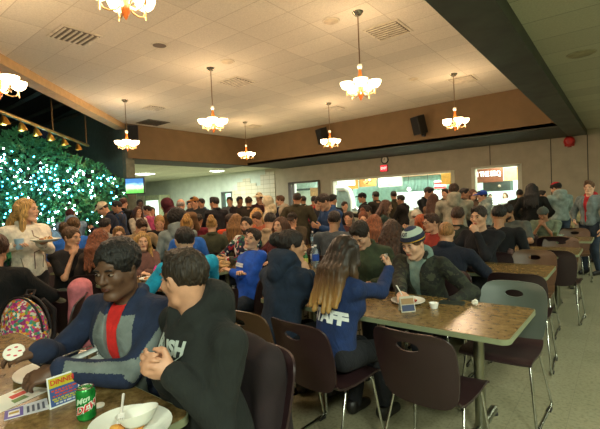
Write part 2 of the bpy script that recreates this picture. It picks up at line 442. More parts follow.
def hair_arr(style, L=.32):
    k = ('hair', style, L)
    if k in CACHE: return CACHE[k]
    s = SDF(); h = .0062
    face = lambda: s.ell((0, .094, -.034), (.066, .078, .104), None, .01, True)
    nape = lambda z: s.post.append(lambda X, Y, Z, D: np.maximum(D, z - Z))
    if style == 'short':
        s.ell((0, -.012, .038), (.080, .102, .091), None, .02).ell((.01, .045, .098), (.05, .04, .022), None, .03); face(); s.post += [near_ear, curls(130, .0035), locks(210, .0016), strands(30, .0014)]; nape(-.072)
    elif style == 'crop':
        s.ell((0, -.012, .036), (.0795, .1015, .089)); face(); s.post += [near_ear, curls(260, .001)]; nape(-.07)
    elif style == 'quiff':
        s.ell((0, -.012, .038), (.082, .104, .091)).ell((.012, .05, .105), (.05, .045, .034), None, .03); face(); s.post += [near_ear, strands(26, .003), curls(110, .004), locks(190, .0015)]; nape(-.07)
    elif style == 'afro':
        s.ell((0, -.02, .052), (.090, .108, .096)); face(); s.post += [near_ear, curls(190, .0045), curls(90, .003)]; nape(-.08)
    elif style == 'bigafro':
        s.ell((0, -.02, .05), (.135, .14, .135)); face(); s.post += [curls(120, .007)]; nape(-.10)
    elif style == 'bald':
        s.ell((0, -.03, .01), (.079, .09, .06)); face(); s.post += [near_ear, curls(260, .001), lambda X, Y, Z, D: np.maximum(D, Z - .055)]; nape(-.07)
    elif style == 'bun':
        s.ell((0, -.012, .038), (.082, .105, .092)).cap((0, -.09, .06), (0, -.115, .085), .035, .05, .015).ball((0.01, -.105, .125), .045, .01); face(); s.post += [near_ear, strands(34, .0022), curls(90, .003)]; nape(-.065)
    elif style == 'lowbun':
        s.ell((0, -.014, .036), (.085, .107, .094)).ball((-.01, -.115, .055), .052, .012); face(); s.post += [near_ear, strands(34, .0022), curls(90, .003)]; nape(-.075)
    elif style == 'pony':
        s.ell((0, -.012, .038), (.082, .105, .092)).cap((0, -.1, .06), (0, -.15, .03), .03, .035).cap((0, -.15, .03), (0, -.15, -.05 - L * .5), .038, .016, .02); face(); s.post += [near_ear, strands(34, .0022)]
        s.post.append(lambda X, Y, Z, D: np.maximum(D, -np.maximum(Z + .06, -.075 - Y)))
    elif style in ('long', 'curly', 'back'):
        s.ell((0, -.014, .038), (.087, .109, .095))
        for x in (-.075, -.045, -.015, .015, .045, .075):
            s.cap((x, -.075 + abs(x) * .25, .02), (x * 1.35, -.095 + abs(x) * .3, -.06 - L * (.92 + .09 * math.sin(x * 90))), .042, .020, .02)
        for q in (-1, 1):
            s.cap((q * .077, -.02, .03), (q * .098, .0, -.12), .026, .03, .02)
            if style != 'back':
                s.cap((q * .098, .0, -.12), (q * .105, .045, -.05 - L * .8), .03, .018, .02)
                s.cap((q * .07, .03, .06), (q * .092, .035, -.06), .018, .022, .02)
        face()
        s.post.append(curls(75, .011) if style == 'curly' else locks(150, .0022))
        if style == 'curly': s.post.append(curls(160, .004))
        s.post.append(strands(24, .003)); h = .0075
    elif style == 'bob':
        s.ell((0, -.014, .03), (.092, .112, .1))
        for q in (-1, 1): s.cap((q * .08, -.03, .0), (q * .085, -.02, -.11), .032, .03, .02)
        s.cap((0, -.085, 0), (0, -.08, -.11), .045, .04, .03); face(); s.post.append(strands(24, .003))
    elif style == 'beanie':
        s.ell((0, -.010, .050), (.090, .110, .098)); s.cap((-.035, -.012, .045), (.035, -.012, .045), .06, None, .02)
        s.post.append(lambda X, Y, Z, D: np.maximum(np.where(Z - .2 * Y * -1 < .088, D - .004, D), .028 + .22 * Y * 1 - Z) + .0016 * np.sin(np.arctan2(X, Y) * 46))
    elif style == 'cap':
        s.ell((0, -.010, .045), (.086, .106, .088)).ell((0, .125, .052), (.068, .075, .011), rx(-.15), .008)
        s.post.append(lambda X, Y, Z, D: np.maximum(D, .032 - Z)); s.ball((0, -.01, .133), .008)
    elif style == 'brimhat':
        s.ell((0, -.010, .08), (.085, .1, .075)).ell((0, 0, .05), (.17, .19, .012), None, .02)
        s.post.append(lambda X, Y, Z, D: np.maximum(D, .036 - Z))
    elif style == 'hood':
        s.ell((0, -.022, .03), (.112, .132, .135), None, .03).cap((0, -.03, -.05), (0, -.03, -.16), .10, .12, .04).ell((0, .115, -.015), (.078, .10, .108), None, .015, True)
        s.post.append(folds(5, .004, 40)); s.post.append(lambda X, Y, Z, D: np.maximum(D, -.2 - Z)); h = .008
    elif style == 'beard':
        s.ell((0, .024, -.045), (.062, .070, .074), None, .03).ell((0, .074, -.1), (.027, .02, .022), None, .02)
        s.post.append(lambda X, Y, Z, D: np.maximum(np.maximum(D, Z + .018 + .25 * np.maximum(Y - .03, 0) * 2.2), -.01 - Y) + .0012 * np.sin(300 * X) * np.sin(300 * Z))
        s.ell((0, .098, -.056), (.021, .02, .008), None, .004, True)
    CACHE[k] = s.mesh_arrays(h)
    return CACHE[k]
def cached_mesh(k, fn):
    if ('me',) + k not in CACHE: CACHE[('me',) + k] = fn()
    return CACHE[('me',) + k]
# ------------------------------------------------------------------ people
def eye_mesh():
    mb = MB(); n = 12; h = 8
    mb.ball((0, 0, 0), (.0142, .0108, .0064), n)
    me = mb.mesh('eyeball')
    mi = [1 if (f.center.y > .0056 and abs(f.center.x) < .0082) else 0 for f in me.polygons]
    me.polygons.foreach_set('material_index', mi); me.update(); return me
def brow_mesh():
    return MB().tube([(-.017, .001, -.003), (-.006, .004, .002), (.006, .003, .003), (.017, -.004, -.001)], [.0024, .0038, .0034, .0018], 6).mesh('eyebrow')
def lips_mesh():
    mb = MB(); mb.tube([(-.023, -.006, .001), (-.011, .001, .0035), (0, .003, .0025), (.011, .001, .0035), (.023, -.006, .001)], [.0015, .0035, .0038, .0035, .0015], 7)
    mb.tube([(-.022, -.006, -.001), (-.01, .0005, -.005), (0, .002, -.006), (.01, .0005, -.005), (.022, -.006, -.001)], [.0015, .0042, .005, .0042, .0015], 7)
    return mb.mesh('lips')
def glasses_mesh():
    mb = MB()
    for q in (-1, 1):
        mb.tube([(q * .034 + .024 * math.cos(a), .104 - .004 * math.cos(a) * q, .006 + .019 * math.sin(a)) for a in [2 * PI * i / 14 for i in range(15)]], .0022, 6)
        mb.tube([(q * .058, .10, .012), (q * .076, .05, .012), (q * .08, -.005, .008)], .002, 6)
    mb.tube([(-.01, .107, .01), (.01, .107, .01)], .0022, 6)
    return mb.mesh('glasses')

GARMENT = dict(tshirt=(.012, .005), shirt=(.012, .005), sweater=(.015, .006), hoodie=(.019, .008), jacket=(.021, .008), coat=(.025, .008), fleece=(.018, .006), dress=(.012, .003))
PEOPLE = []; OUT = []
CHAIRS = []

def person(short, extra, px, top, d, f=None, w=None, pose='sit', wear=('tshirt', '#555555'), hair=('short', '#2a1d14'), tone='#c99a7a', hf=None, hy=0, hp=5, hr=0,
           lean=6, side=0, twist=0, aL='table', aR='table', legs='#22242c', shoes='#1c1a1a', fem=False, wd=1., fine=False, hat=None, glasses=False, beard=None, under=None,
           hood=None, curl=.5, paint=None, wearmat=None, chair=True, seat=.45, open_front=False, collar=None, group=None, vox=None, hairL=.32, knees=.42, hairmat=None, hatmat=None, sleeves=None, smin=.84, smax=1.16, handdir=None, curlL=None, curlR=None, dz=0., hem=None, face=True, px_lo=None, spread=.3, handR=None, handL=None, elR=None, elL=None, chairw=None):
    px0, d0 = px, d
    if pose == 'sit' and d > 4.5 and hf is not None and abs((hf + 180) % 360 - 180) > 120:
        aL = 'lap' if aL == 'table' else aL; aR = 'lap' if aR == 'table' else aR
    if short in DOVR: d, px = DOVR[short]
    crown = at(px, top, d)
    # body yaw
    c = -np.array([crown.x, crown.y]); c /= np.linalg.norm(c)
    def cam_rel(a): a = rad(a); v = (c[0] * math.cos(a) - c[1] * math.sin(a), c[0] * math.sin(a) + c[1] * math.cos(a)); return math.atan2(-v[0], v[1])
    yaw = cam_rel(f) if f is not None else rad(w)
    if hf is not None:
        hy = math.degrees(cam_rel(hf) - yaw); hy = (hy + 180) % 360 - 180; hy = max(-100, min(100, hy))
    s = 1.
    for it in range(3):
        sit = pose == 'sit'
        Pz = (seat / s + .112) if sit else .93
        P = np.array([0, -.02, Pz])
        Rt = rz_(rad(twist)) @ ry(rad(side)) @ rx(-rad(lean))
        Rl = rz_(rad(twist) * .4) @ ry(rad(side) * .6) @ rx(-rad(lean * .7))
        wst = P + Rl @ np.array([0, 0, .17])
        chs = wst + Rt @ np.array([0, .005, .15])
        nck = wst + Rt @ np.array([0, -.01, .335])
        Rh = rz_(rad(hy)) @ rx(-rad(hp)) @ ry(rad(hr))
        Rhalf = rz_(rad(hy) * .4) @ rx(-rad(lean * .5 + hp * .4))
        hc = nck + Rhalf @ np.array([0, .012, .072]) + Rh @ np.array([0, .018, .078])
        crownl = hc[2] + .122
        if sit:
            s_new = (crown.z - seat) / (crownl - seat / s)
        else: s_new = crown.z / crownl
        s_raw = s_new; s = max(smin, min(smax, s_new))
    if abs(s_raw - s) > .004: OUT.append(f'scale {s_raw:.2f} clamp: {short} crown z {crown.z:.2f}')
    cy, sy = math.cos(yaw), math.sin(yaw)
    off = (cy * hc[0] - sy * hc[1], sy * hc[0] + cy * hc[1])
    root = (crown.x - off[0] * s, crown.y - off[1] * s)
    W2L = lambda p: np.array([(cy * (p[0] - root[0]) + sy * (p[1] - root[1])) / s, (-sy * (p[0] - root[0]) + cy * (p[1] - root[1])) / s, (p[2] - dz) / s])
    PEOPLE.append((short, pose, round(root[0], 3), round(root[1], 3), round(math.degrees(yaw)), round(s, 2), px, top, d, wd, fine, px0, d0))
    if vox is None: vox = .0058 if fine else max(.010, min(.02, d * .0026)) / s
    sw = (.165 if fem else .183) * wd
    # arms
    TZ = .74 / s
    def target(a, q):
        if not isinstance(a, str):
            return W2L(Vector(a)) if len(a) == 3 else W2L(at(*a[:3])) if a[3] == 'px' else np.array(a[:3])
        if a == 'table': return np.array([q * .15, max(.33, nck[1] + .30), TZ + .05])
        if a == 'tableX': return np.array([-q * .06, max(.30, nck[1] + .26), TZ + .05])
        if a == 'lap': return np.array([q * .09, .22, Pz + .14])
        if a == 'down': return np.array([q * .24, .04, Pz - .08])
        if a == 'pocket': return np.array([q * .19, .12, Pz + .06])
        if a == 'hold': return np.array([q * .11, .34, Pz + .24])
        if a == 'up': return np.array([q * .16, .36, Pz + .40])
        if a == 'chin': return hc + Rh @ np.array([q * .05, .11, -.20])
        if a == 'cheek': return hc + Rh @ np.array([q * .075, .09, -.19])
        if a == 'mouth': return hc + Rh @ np.array([q * .05, .17, -.16])
        if a == 'phone': return np.array([q * .07, nck[1] + .28, nck[2] - .16])
        if a == 'cross': return np.array([-q * .10, nck[1] + .24, Pz + .30])
    arms = {}
    for q, a in ((-1, aL), (1, aR)):
        S = nck + Rt @ np.array([q * sw, -.005, -.065])
        Wp = target(a, q)
        l1, l2 = .285, .255
        u = Wp - S; L = np.linalg.norm(u); u = u / L
        if fine and L > l1 + l2: OUT.append('reach %s %s %.2f' % (short[:40], q, L))
        L = max(.12, min(L, l1 + l2 - .008))
        aa = (l1 * l1 - l2 * l2 + L * L) / (2 * L); hh = math.sqrt(max(0, l1 * l1 - aa * aa))
        hint = np.array([q * .75, -.35, -.85]) if a not in ('chin', 'cheek', 'mouth') else np.array([q * .35, .1, -1.])
        if isinstance(a, str) and a in ('table', 'tableX'): hint = np.array([q * 1., -.3, -.45])
        eh = elR if q == 1 else elL
        if eh is not None: hint = np.array(eh, float)
        v = hint - u * hint.dot(u); v /= np.linalg.norm(v)
        E = S + u * aa + v * hh; Wr = S + u * L
        fd = (Wr - E) / np.linalg.norm(Wr - E)
        hd = fd.copy()
        if isinstance(a, str) and a in ('table', 'tableX'): hd = np.array([fd[0], fd[1], fd[2] * .2]); hd /= np.linalg.norm(hd)
        hs = handR if q == 1 else handL
        if hs is not None and len(hs[0]) == 4: hd = W2L(at(*hs[0][:3])) - Wr; hd /= np.linalg.norm(hd)
        elif hs is not None: hd = np.array(hs[0], float); hd /= np.linalg.norm(hd)
        palm = np.array([0, 0, -1.]) if hs is None else np.array(hs[1], float)
        if hs is None and isinstance(a, str):
            if a in ('chin', 'cheek', 'mouth'): palm = -(Rh @ np.array([q * .9, .5, 0]))
            elif a in ('down', 'pocket'): palm = np.array([-q, 0, 0.])
            elif a in ('hold', 'up', 'phone'): palm = np.array([-q * .8, 0, .5])
        z = -(palm - hd * palm.dot(hd)); z /= np.linalg.norm(z)
        Rm = np.stack([hd, np.cross(z, hd), z], 1)
        arms[q] = (S, E, Wr, Rm)
    # legs
    lg = {}
    for q in (-1, 1):
        Hp = P + np.array([q * .088, .0, -.01])
        if sit:
            K = np.array([q * (.11 + .02 * fem * -1), Hp[1] + knees, Pz - .03]); An = np.array([q * .11, K[1] + (.02 if q > 0 else -.05), .085])
            if np.linalg.norm(K - An) > .46 / 1: K[2] = An[2] + .43
        else:
            K = np.array([q * .095, .02, .49]); An = np.array([q * .10, -.04 + .03 * q, .085])
        lg[q] = (Hp, K, An)

    def torso(S_, i, low=True):
        S_.ell(P + np.array([0, 0, .02]), np.array((.158 * wd, .112, .115)) + i, Rl, .06)
        S_.ell(wst + Rt @ np.array([0, .012, -.02]), np.array((.135 * wd, .103 * (.6 + .4 * wd), .15)) + i, Rl, .06)
        S_.ell(chs + Rt @ np.array([0, .008, .02]), np.array((.152 * wd, .112, .165)) + i, Rt, .05)
        for q in (-1, 1):
            S_.cap(nck + Rt @ np.array([q * .045, -.012, -.045]), arms[q][0], .046 + i * .8, .05 + i * .8, .04)
            S_.cap(chs + Rt @ np.array([q * .07, .03, .03]), chs + Rt @ np.array([q * .10, -.03, .09]), .075 + i, .06 + i, .05)
            if fem: S_.ell(chs + Rt @ np.array([q * .068, .095, -.01]), np.array((.06, .05, .062)) + i, Rt, .035)
    def arm(S_, q, i, frac=1., k=.03):
        S, E, Wr, Rm = arms[q]; g = 1.0 if not fem else .9
        if frac <= .55:
            S_.cap(S, S + (E - S) * frac * 1.8, .056 * g + i, .05 * g + i, k)
        else:
            S_.cap(S, E, .053 * g + i * .9, .042 * g + i, k)
            S_.cap(E, E + (Wr - E) * frac, .043 * g + i, (.043 - .014 * frac) * g + i, .02)
    def leg(S_, q, i):
        Hp, K, An = lg[q]
        S_.cap(Hp, K, .088 + i, .058 + i, .03); S_.cap(K, An, .057 + i, .038 + i, .02)

    root_o = None
    # ---- body (skin)
    B = SDF(); torso(B, -.006)
    B.cap(nck + Rt @ np.array([0, -.005, -.05]), hc + Rh @ np.array([0, -.022, -.05]), .056 if not fem else .05, .054 if not fem else .047, .03)
    for q in (-1, 1): arm(B, q, -.006); leg(B, q, -.008)
    if fine:
        head_prims(B, Rh, hc, fem)
        for q in (-1, 1): hand_prims(B, arms[q][3], arms[q][2] + arms[q][3][:, 0] * .012, q, {1: curlR, -1: curlL}[q] if {1: curlR, -1: curlL}[q] is not None else curl, spread, .95 if not fem else .88)
        V, F = B.mesh_arrays(vox)
    else:
        V, F = B.mesh_arrays(vox); Vs, Fs = [V], [F]; n = len(V)
        hv, hfc = head_arr(fem); Vs.append(hv @ Rh.T + hc); Fs.append(hfc + n); n += len(hv)
        for q in (-1, 1):
            cq = {1: curlR, -1: curlL}[q]; av, af = hand_arr(q, cq if cq is not None else curl)
            Vs.append((av * (.95 if not fem else .88)) @ arms[q][3].T + arms[q][2] + arms[q][3][:, 0] * .012); Fs.append(af + n); n += len(av)
        V = np.concatenate(Vs); F = np.concatenate(Fs)
    me = np_mesh('person', V, F)
    root_o = link('person', me, None, skin(tone))
    root_o.location = (root[0], root[1], dz); root_o.rotation_euler = (0, 0, yaw); root_o.scale = (s,) * 3
    tag(root_o, short + (' ' + extra if extra else ''), 'person', group)
    # ---- clothing
    kind, colr = wear[0], wear[1]
    inf, amp = GARMENT[kind]
    G = SDF(); torso(G, inf)
    sl = sleeves if sleeves is not None else (.42 if kind == 'tshirt' else .97)
    for q in (-1, 1):
        arm(G, q, inf * .75, sl)
        if sl > .9: G.ball(arms[q][2] + (arms[q][1] - arms[q][2]) * .05, .033 + inf * .7, .012)
    if kind == 'coat':
        for q in (-1, 1):
            Hp, K, An = lg[q]; G.cap(Hp, Hp + (K - Hp) * .75, .105 + inf, .10 + inf, .05)
    hd = hood if hood is not None else ('down' if kind == 'hoodie' else None)
    if hd == 'down':
        b = nck + Rt @ np.array([0, -.085, .045])
        G.ell(b, (.120, .068, .080), Rt, .03); G.ell(b + Rt @ np.array([0, -.025, -.085]), (.09, .05, .08), Rt, .03)
        for q in (-1, 1):
            G.cap(nck + Rt @ np.array([q * .082, -.055, .07]), nck + Rt @ np.array([q * .066, .05, .02]), .036, .03, .03); G.cap(nck + Rt @ np.array([q * .066, .05, .02]), nck + Rt @ np.array([q * .012, .098, -.06]), .03, .02, .02)
    if collar or kind in ('jacket', 'coat', 'fleece', 'shirt'):
        ch = .022 if kind != 'shirt' else .012
        for i in range(9):
            a0, a1 = rad(-150 + 300 * i / 9 + 180), rad(-150 + 300 * (i + 1) / 9 + 180)
            # opening to the front (+y)
            p = lambda a: nck + Rt @ np.array([.066 * math.sin(a), .066 * math.cos(a) - .012, .028 - .05 * max(0, math.cos(a))])
            G.cap(p(a0), p(a1), ch, None, .012)
    # neck opening
    G.cap(nck + Rt @ np.array([0, .0, -.02]), nck + Rt @ np.array([0, .02, .14]), .05, .056, .012, True)
    if open_front:
        of = 1. if open_front is True else open_front
        def cut_front(X, Y, Z, D):
            px_, py_, pz_ = X - chs[0], Y - chs[1], Z - chs[2]
            qx = px_ * Rt[0, 0] + py_ * Rt[1, 0] + pz_ * Rt[2, 0]; qy = px_ * Rt[0, 1] + py_ * Rt[1, 1] + pz_ * Rt[2, 1]; qz = px_ * Rt[0, 2] + py_ * Rt[1, 2] + pz_ * Rt[2, 2]
            w_ = of * (.016 + .07 * np.clip((qz + .20) / .42, 0, 1.1))
            return np.maximum(D, -np.maximum(np.maximum(np.abs(qx) - w_, .015 - qy), qy - .185))
        G.post.append(cut_front)
    low = hem if hem is not None else (-.02 if kind != 'coat' else -9)
    upv = Rl[:, 2]
    if sit and kind != 'coat': G.post.append(lambda X, Y, Z, D: np.maximum(D, np.where(Z < Pz + .16, (P[0] + 0 - 0) * 0 + (low - .06) - ((X - P[0]) * upv[0] + (Y - P[1]) * upv[1] + (Z - P[2]) * upv[2]), -1)))
    elif not sit and kind != 'coat': G.post.append(lambda X, Y, Z, D: np.maximum(D, np.where(abs(X) < .21 + 0 * Z, (Pz + low) - Z, -1)))
    seed = int(px * 131 + top * 17)
    G.post.append(folds(seed, amp, 30))
    V, F = G.mesh_arrays(vox)
    gname = {'tshirt': 't_shirt', 'fleece': 'fleece_jacket'}.get(kind, kind)
    mi = None; gm = [wearmat or cloth(colr)]
    if paint is not None:
        fc = V[F].mean(1); mi, extra_m = paint(fc, dict(P=P, wst=wst, chs=chs, nck=nck, Rt=Rt, arms=arms)); gm += extra_m
    g_o = link(gname, np_mesh(gname, V, F, mi), root_o, gm)
    if under:
        U = SDF(); torso(U, max(.004, inf - .012))
        U.cap(nck + Rt @ np.array([0, 0, -.02]), nck + Rt @ np.array([0, .02, .14]), .048, .05, .008, True)
        if under[0] == 'hoodie':
            for q in (-1, 1): U.cap(nck + Rt @ np.array([q * .085, -.03, .03]), nck + Rt @ np.array([q * .035, .085, -.06]), .032, .026, .03)
            U.ell(nck + Rt @ np.array([0, -.075, .03]), (.09, .045, .06), Rt, .03)
        up2 = Rl[:, 2]
        U.post.append(lambda X, Y, Z, D: np.maximum(D, .02 - ((X - P[0]) * up2[0] + (Y - P[1]) * up2[1] + (Z - P[2]) * up2[2])))
        U.post.append(folds(seed + 5, .002))
        V, F = U.mesh_arrays(max(vox, .008)); link({'hoodie': 'hoodie'}.get(under[0], 'shirt'), np_mesh('shirt', V, F), root_o, cloth(under[1]))
    T_ = SDF(); T_.ell(P + np.array([0, 0, .005]), (.160 * wd + .006, .116, .105), Rl if sit else None, .05)
    for q in (-1, 1): leg(T_, q, .010)
    T_.post.append(lambda X, Y, Z, D: np.maximum(D, .07 - Z)); T_.post.append(folds(seed + 9, .004, 26))
    V, F = T_.mesh_arrays(max(vox, .011)); link('trousers', np_mesh('trousers', V, F), root_o, cloth(legs))
    for q in (-1, 1):
        An = lg[q][2]
        def shoe_me():
            S_ = SDF(); S_.cap((0, -.03, .055), (0, .14, .04), .045, .036, .03, False, (np.array([1., 0, 0]), 1.05)).cap((0, -.04, .08), (0, -.01, .12), .045, .045, .03)
            S_.post.append(lambda X, Y, Z, D: np.maximum(np.maximum(D, .002 - Z), Z - .12)); return np_mesh('shoe', *S_.mesh_arrays(.010))
        so = link('shoe', cached_mesh(('shoe',), shoe_me), root_o, mat(shoes, .5))
        so.location = (An[0], An[1], 0)
    # ---- head parts
    M4 = Matrix([list(Rh[i]) + [hc[i]] for i in range(3)] + [[0, 0, 0, 1]])
    def on_head(nm, key, fn, mats, loc=None, sx=1.):
        o = link(nm, cached_mesh(key, fn), root_o, mats)
        Mx = M4 @ Matrix.Translation(loc) if loc is not None else M4
        if sx != 1.: Mx = Mx @ Matrix.Diagonal((sx, 1, 1, 1))
        o.matrix_local = Mx; return o
    if hair and hair[0] in ('long', 'curly'):
        Hs = SDF(); T3 = lambda p: Rh @ np.array(p, float) + hc
        Hs.ell(T3((0, -.014, .038)), (.083, .105, .092), Rh, .02)
        bk = .112 + inf + .012; xs = (-.085, -.05, -.017, .017, .05, .085)
        for i_, x in enumerate(xs):
            a_ = T3((x * .85, -.075 + abs(x) * .3, .02)); b_ = nck + Rt @ np.array([x * 1.15, -bk + .035 + abs(x) * .25, .03]); c_ = nck + Rt @ np.array([x * 1.4, -bk - .005 + abs(x) * .2, .10 - hairL * (1 + .10 * math.sin(i_ * 2.3))])
            Hs.cap(a_, b_, .040, .036, .025); Hs.cap(b_, c_, .036, .016, .025)
        for q in (-1, 1):
            a_ = T3((q * .077, -.02, .03)); b_ = T3((q * .092, -.0, -.12)); c_ = nck + Rt @ np.array([q * .10, .10 + inf, .12 - hairL])
            Hs.cap(a_, b_, .025, .03, .02); Hs.cap(b_, c_, .03, .014, .02); Hs.cap(T3((q * .07, .03, .06)), T3((q * .09, .035, -.06)), .018, .022, .02)
        Hs.ell(T3((0, .094, -.034)), (.064, .078, .104), Rh, .01, True)
        if hair[0] == 'curly': Hs.post += [curls(105, .006), curls(190, .003), locks(120, .002)]
        else: Hs.post += [locks(170, .0022), curls(60, .0012)]
        V, F = Hs.mesh_arrays(max(min(vox, .011), .0075)); link('hair', np_mesh('hair', V, F), root_o, hairmat(hc[2]) if callable(hairmat) else (hairmat or hairm(hair[1])))
    elif hair and hair[0]:
        on_head('hair', ('hair', hair[0], hairL), lambda: np_mesh('hair', *hair_arr(hair[0], hairL)), hairmat or hairm(hair[1]))
    if hat: on_head({'beanie': 'knit_hat', 'cap': 'cap', 'brimhat': 'brimmed_hat', 'hood': 'hood'}[hat[0]], ('hair', hat[0], 0), lambda: np_mesh('hat', *hair_arr(hat[0], 0)), hatmat or cloth(hat[1]))
    if beard: on_head('beard', ('hair', 'beard', 0), lambda: np_mesh('beard', *hair_arr('beard', 0)), hairm(beard))
    if d < 9 and face:
        iris = mat('#2a1a10', .2, 0, 0)
        for q in (-1, 1):
            on_head('eye', ('eye',), eye_mesh, [mat(eyecol(tone), .3, 0, 0), iris], (q * .031, .0822, .0070))
            if d < 6.5: on_head('eyebrow', ('brow',), brow_mesh, hairm(hair[1] if hair else '#2a1d14'), (q * .032, .0905, .0275), q)
        if d < 6.5: on_head('lips', ('lips',), lips_mesh, mat(lipcol(tone), .4, 0, .05), (0, .0945 if not fem else .0935, -.055))
    if glasses: on_head('glasses', ('glasses',), glasses_mesh, mat('#15120f', .3))
    if pose == 'sit' and chair: CHAIRS.append((root, yaw if chairw is None else rad(chairw), short, chair))
    if fine or True: bpy.context.view_layer.update() if fine else None
    info = dict(obj=root_o, garment=g_o, P=P, nck=nck, chs=chs, wst=wst, Rt=Rt, Rh=Rh, hc=hc, arms=arms, s=s, yaw=yaw, root=root, W2L=W2L)
    return info
def eyecol(t):
    t = t.lstrip('#'); v = [int(t[i:i + 2], 16) for i in (0, 2, 4)]
    return '#%02x%02x%02x' % tuple(int(.55 * a + .45 * b) for a, b in zip(v, (166, 158, 150)))
def lipcol(t):
    t = t.lstrip('#'); r, g, b = (int(t[i:i + 2], 16) for i in (0, 2, 4))
    return '#%02x%02x%02x' % (int(r * .86), int(g * .62), int(b * .62))

def decal_on(info, garment, text, size, m, origin, nrm, up, name='lettering', bold=.0, arc=None, lift=.003, far=.25):
    """letters laid on a garment: every vertex is dropped onto the cloth along -nrm"""
    me = text_mesh(text, size, 0, 'CENTER', bold)
    nrm = Vector(nrm).normalized(); up = Vector(up); up = (up - nrm * up.dot(nrm)).normalized(); rt = up.cross(nrm)
    g = garment.data
    bv = BVHTree.FromPolygons([v.co.copy() for v in g.vertices], [tuple(p.vertices) for p in g.polygons])
    import bmesh
    bm = bmesh.new(); bm.from_mesh(me)
    for _ in range(3):
        bmesh.ops.subdivide_edges(bm, edges=[e for e in bm.edges if e.calc_length() > size * .12], cuts=1)
    bmesh.ops.triangulate(bm, faces=bm.faces)
    bm.to_mesh(me); bm.free()
    o = Vector(origin)
    for v in me.vertices:
        x, y = v.co.x, v.co.y
        if arc: y += arc * x * x
        p = o + rt * x + up * y + nrm * far
        h = bv.ray_cast(p, -nrm)
        v.co = (h[0] if h[0] is not None else o + rt * x + up * y) + nrm * lift
    me.update()
    return link(name, me, garment, m)

def seam_on(info, garment, pts, nrm, r, m, name):
    """a thin raised line laid on the cloth through pts (person space), dropped along -nrm"""
    g = garment.data; bv = BVHTree.FromPolygons([v.co.copy() for v in g.vertices], [tuple(p.vertices) for p in g.polygons]); nrm = Vector(nrm).normalized(); out = []
    for a, b in zip(pts, pts[1:]):
        for k in range(8):
            p = Vector(a).lerp(Vector(b), k / 8); h = bv.ray_cast(p + nrm * .3, -nrm)
            if h[0] is not None: out.append(h[0] + nrm * r * .4)
    if len(out) > 2: return MB().tube(out, r, 6).build(name, m, garment)
# ------------------------------------------------------------------ the hall
D, SY, SX, CZ, WZ, BZ = 14.0, 11.5, -11.7, 4.09, 3.10, 3.03
def tiles_mat(name, c, seam, bw, rh, off=(0, 0), speck=.06):
    m, nt, b = new_mat(name)
    mp = N(nt, 'ShaderNodeMapping'); mp.inputs['Location'].default_value = (off[0], off[1], 0)
    nt.links.new(coords(nt), mp.inputs['Vector'])
    br = N(nt, 'ShaderNodeTexBrick'); br.offset = 0.; br.inputs['Scale'].default_value = 1.
    br.inputs['Brick Width'].default_value = bw; br.inputs['Row Height'].default_value = rh
    br.inputs['Mortar Size'].default_value = .006; br.inputs['Mortar Smooth'].default_value = .3
    br.inputs['Color1'].default_value = lin(shade(c, 1.03)); br.inputs['Color2'].default_value = lin(shade(c, .96)); br.inputs['Mortar'].default_value = lin(seam)
    nt.links.new(mp.outputs[0], br.inputs['Vector'])
    mx = N(nt, 'ShaderNodeMixRGB', blend_type='MULTIPLY'); mx.inputs['Fac'].default_value = 1.
    nt.links.new(br.outputs['Color'], mx.inputs[1])
    nt.links.new(ramp(nt, [(.3, '#e9e9e9'), (.7, '#ffffff')], noise(nt, 60, 3)), mx.inputs[2])
    nt.links.new(mx.outputs[0], b.inputs['Base Color']); b.inputs['Roughness'].default_value = .9
    bump(nt, b, br.outputs['Fac'], -.4, .004)
    return m
m_ceil = tiles_mat('ceiling_tile', '#e2dac6', '#c2b7a0', .93, .503, (4.47, .147))
m_ceil2 = tiles_mat('low_ceiling_tile', '#c9cbb4', '#8f9380', 1.22, .61, (.1, .2))
def floor_mat():
    m, nt, b = new_mat('speckled_floor')
    mp = coords(nt)
    br = N(nt, 'ShaderNodeTexBrick'); br.offset = 0.; br.inputs['Scale'].default_value = 1.
    br.inputs['Brick Width'].default_value = .305; br.inputs['Row Height'].default_value = .305; br.inputs['Mortar Size'].default_value = .0015
    br.inputs['Color1'].default_value = lin('#a09a80'); br.inputs['Color2'].default_value = lin('#989378'); br.inputs['Mortar'].default_value = lin('#857f69')
    nt.links.new(mp, br.inputs['Vector'])
    mx = N(nt, 'ShaderNodeMixRGB', blend_type='MULTIPLY'); mx.inputs['Fac'].default_value = 1.
    nt.links.new(br.outputs['Color'], mx.inputs[1])
    nt.links.new(ramp(nt, [(.3, '#c4c4bc'), (.5, '#f2f2ee'), (.75, '#ffffff')], noise(nt, 45, 5)), mx.inputs[2])
    nt.links.new(mx.outputs[0], b.inputs['Base Color'])
    r = N(nt, 'ShaderNodeMapRange'); r.inputs['To Min'].default_value = .25; r.inputs['To Max'].default_value = .5
    nt.links.new(noise(nt, 3, 4), r.inputs['Value']); nt.links.new(r.outputs[0], b.inputs['Roughness'])
    return m
struct('floor', MB().box(-26, 5, -4.5, 20, -.2, 0), floor_mat())
struct('ceiling', MB().prism([(-1.0, -4.5), (-1.4, -4.5), (-11.75, 6.45), (-11.75, SY + .05), (-1.0, SY + .05)], CZ, CZ + .1), m_ceil)
struct('ceiling_low_side', MB().box(-.80, 5, -4.5, D + .1, 3.18, 3.28), m_ceil2)
struct('ceiling_corridor', MB().prism([(-26, D + .1), (-26, 7.3), (-18.9, 7.3), (-12.0, 6.7), (-11.9, 7), (-11.9, D + .1)], WZ, WZ + .1), m_ceil2)
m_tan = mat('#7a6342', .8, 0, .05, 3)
m_dark = mat('#3a392f', .75, 0, .10, 4)
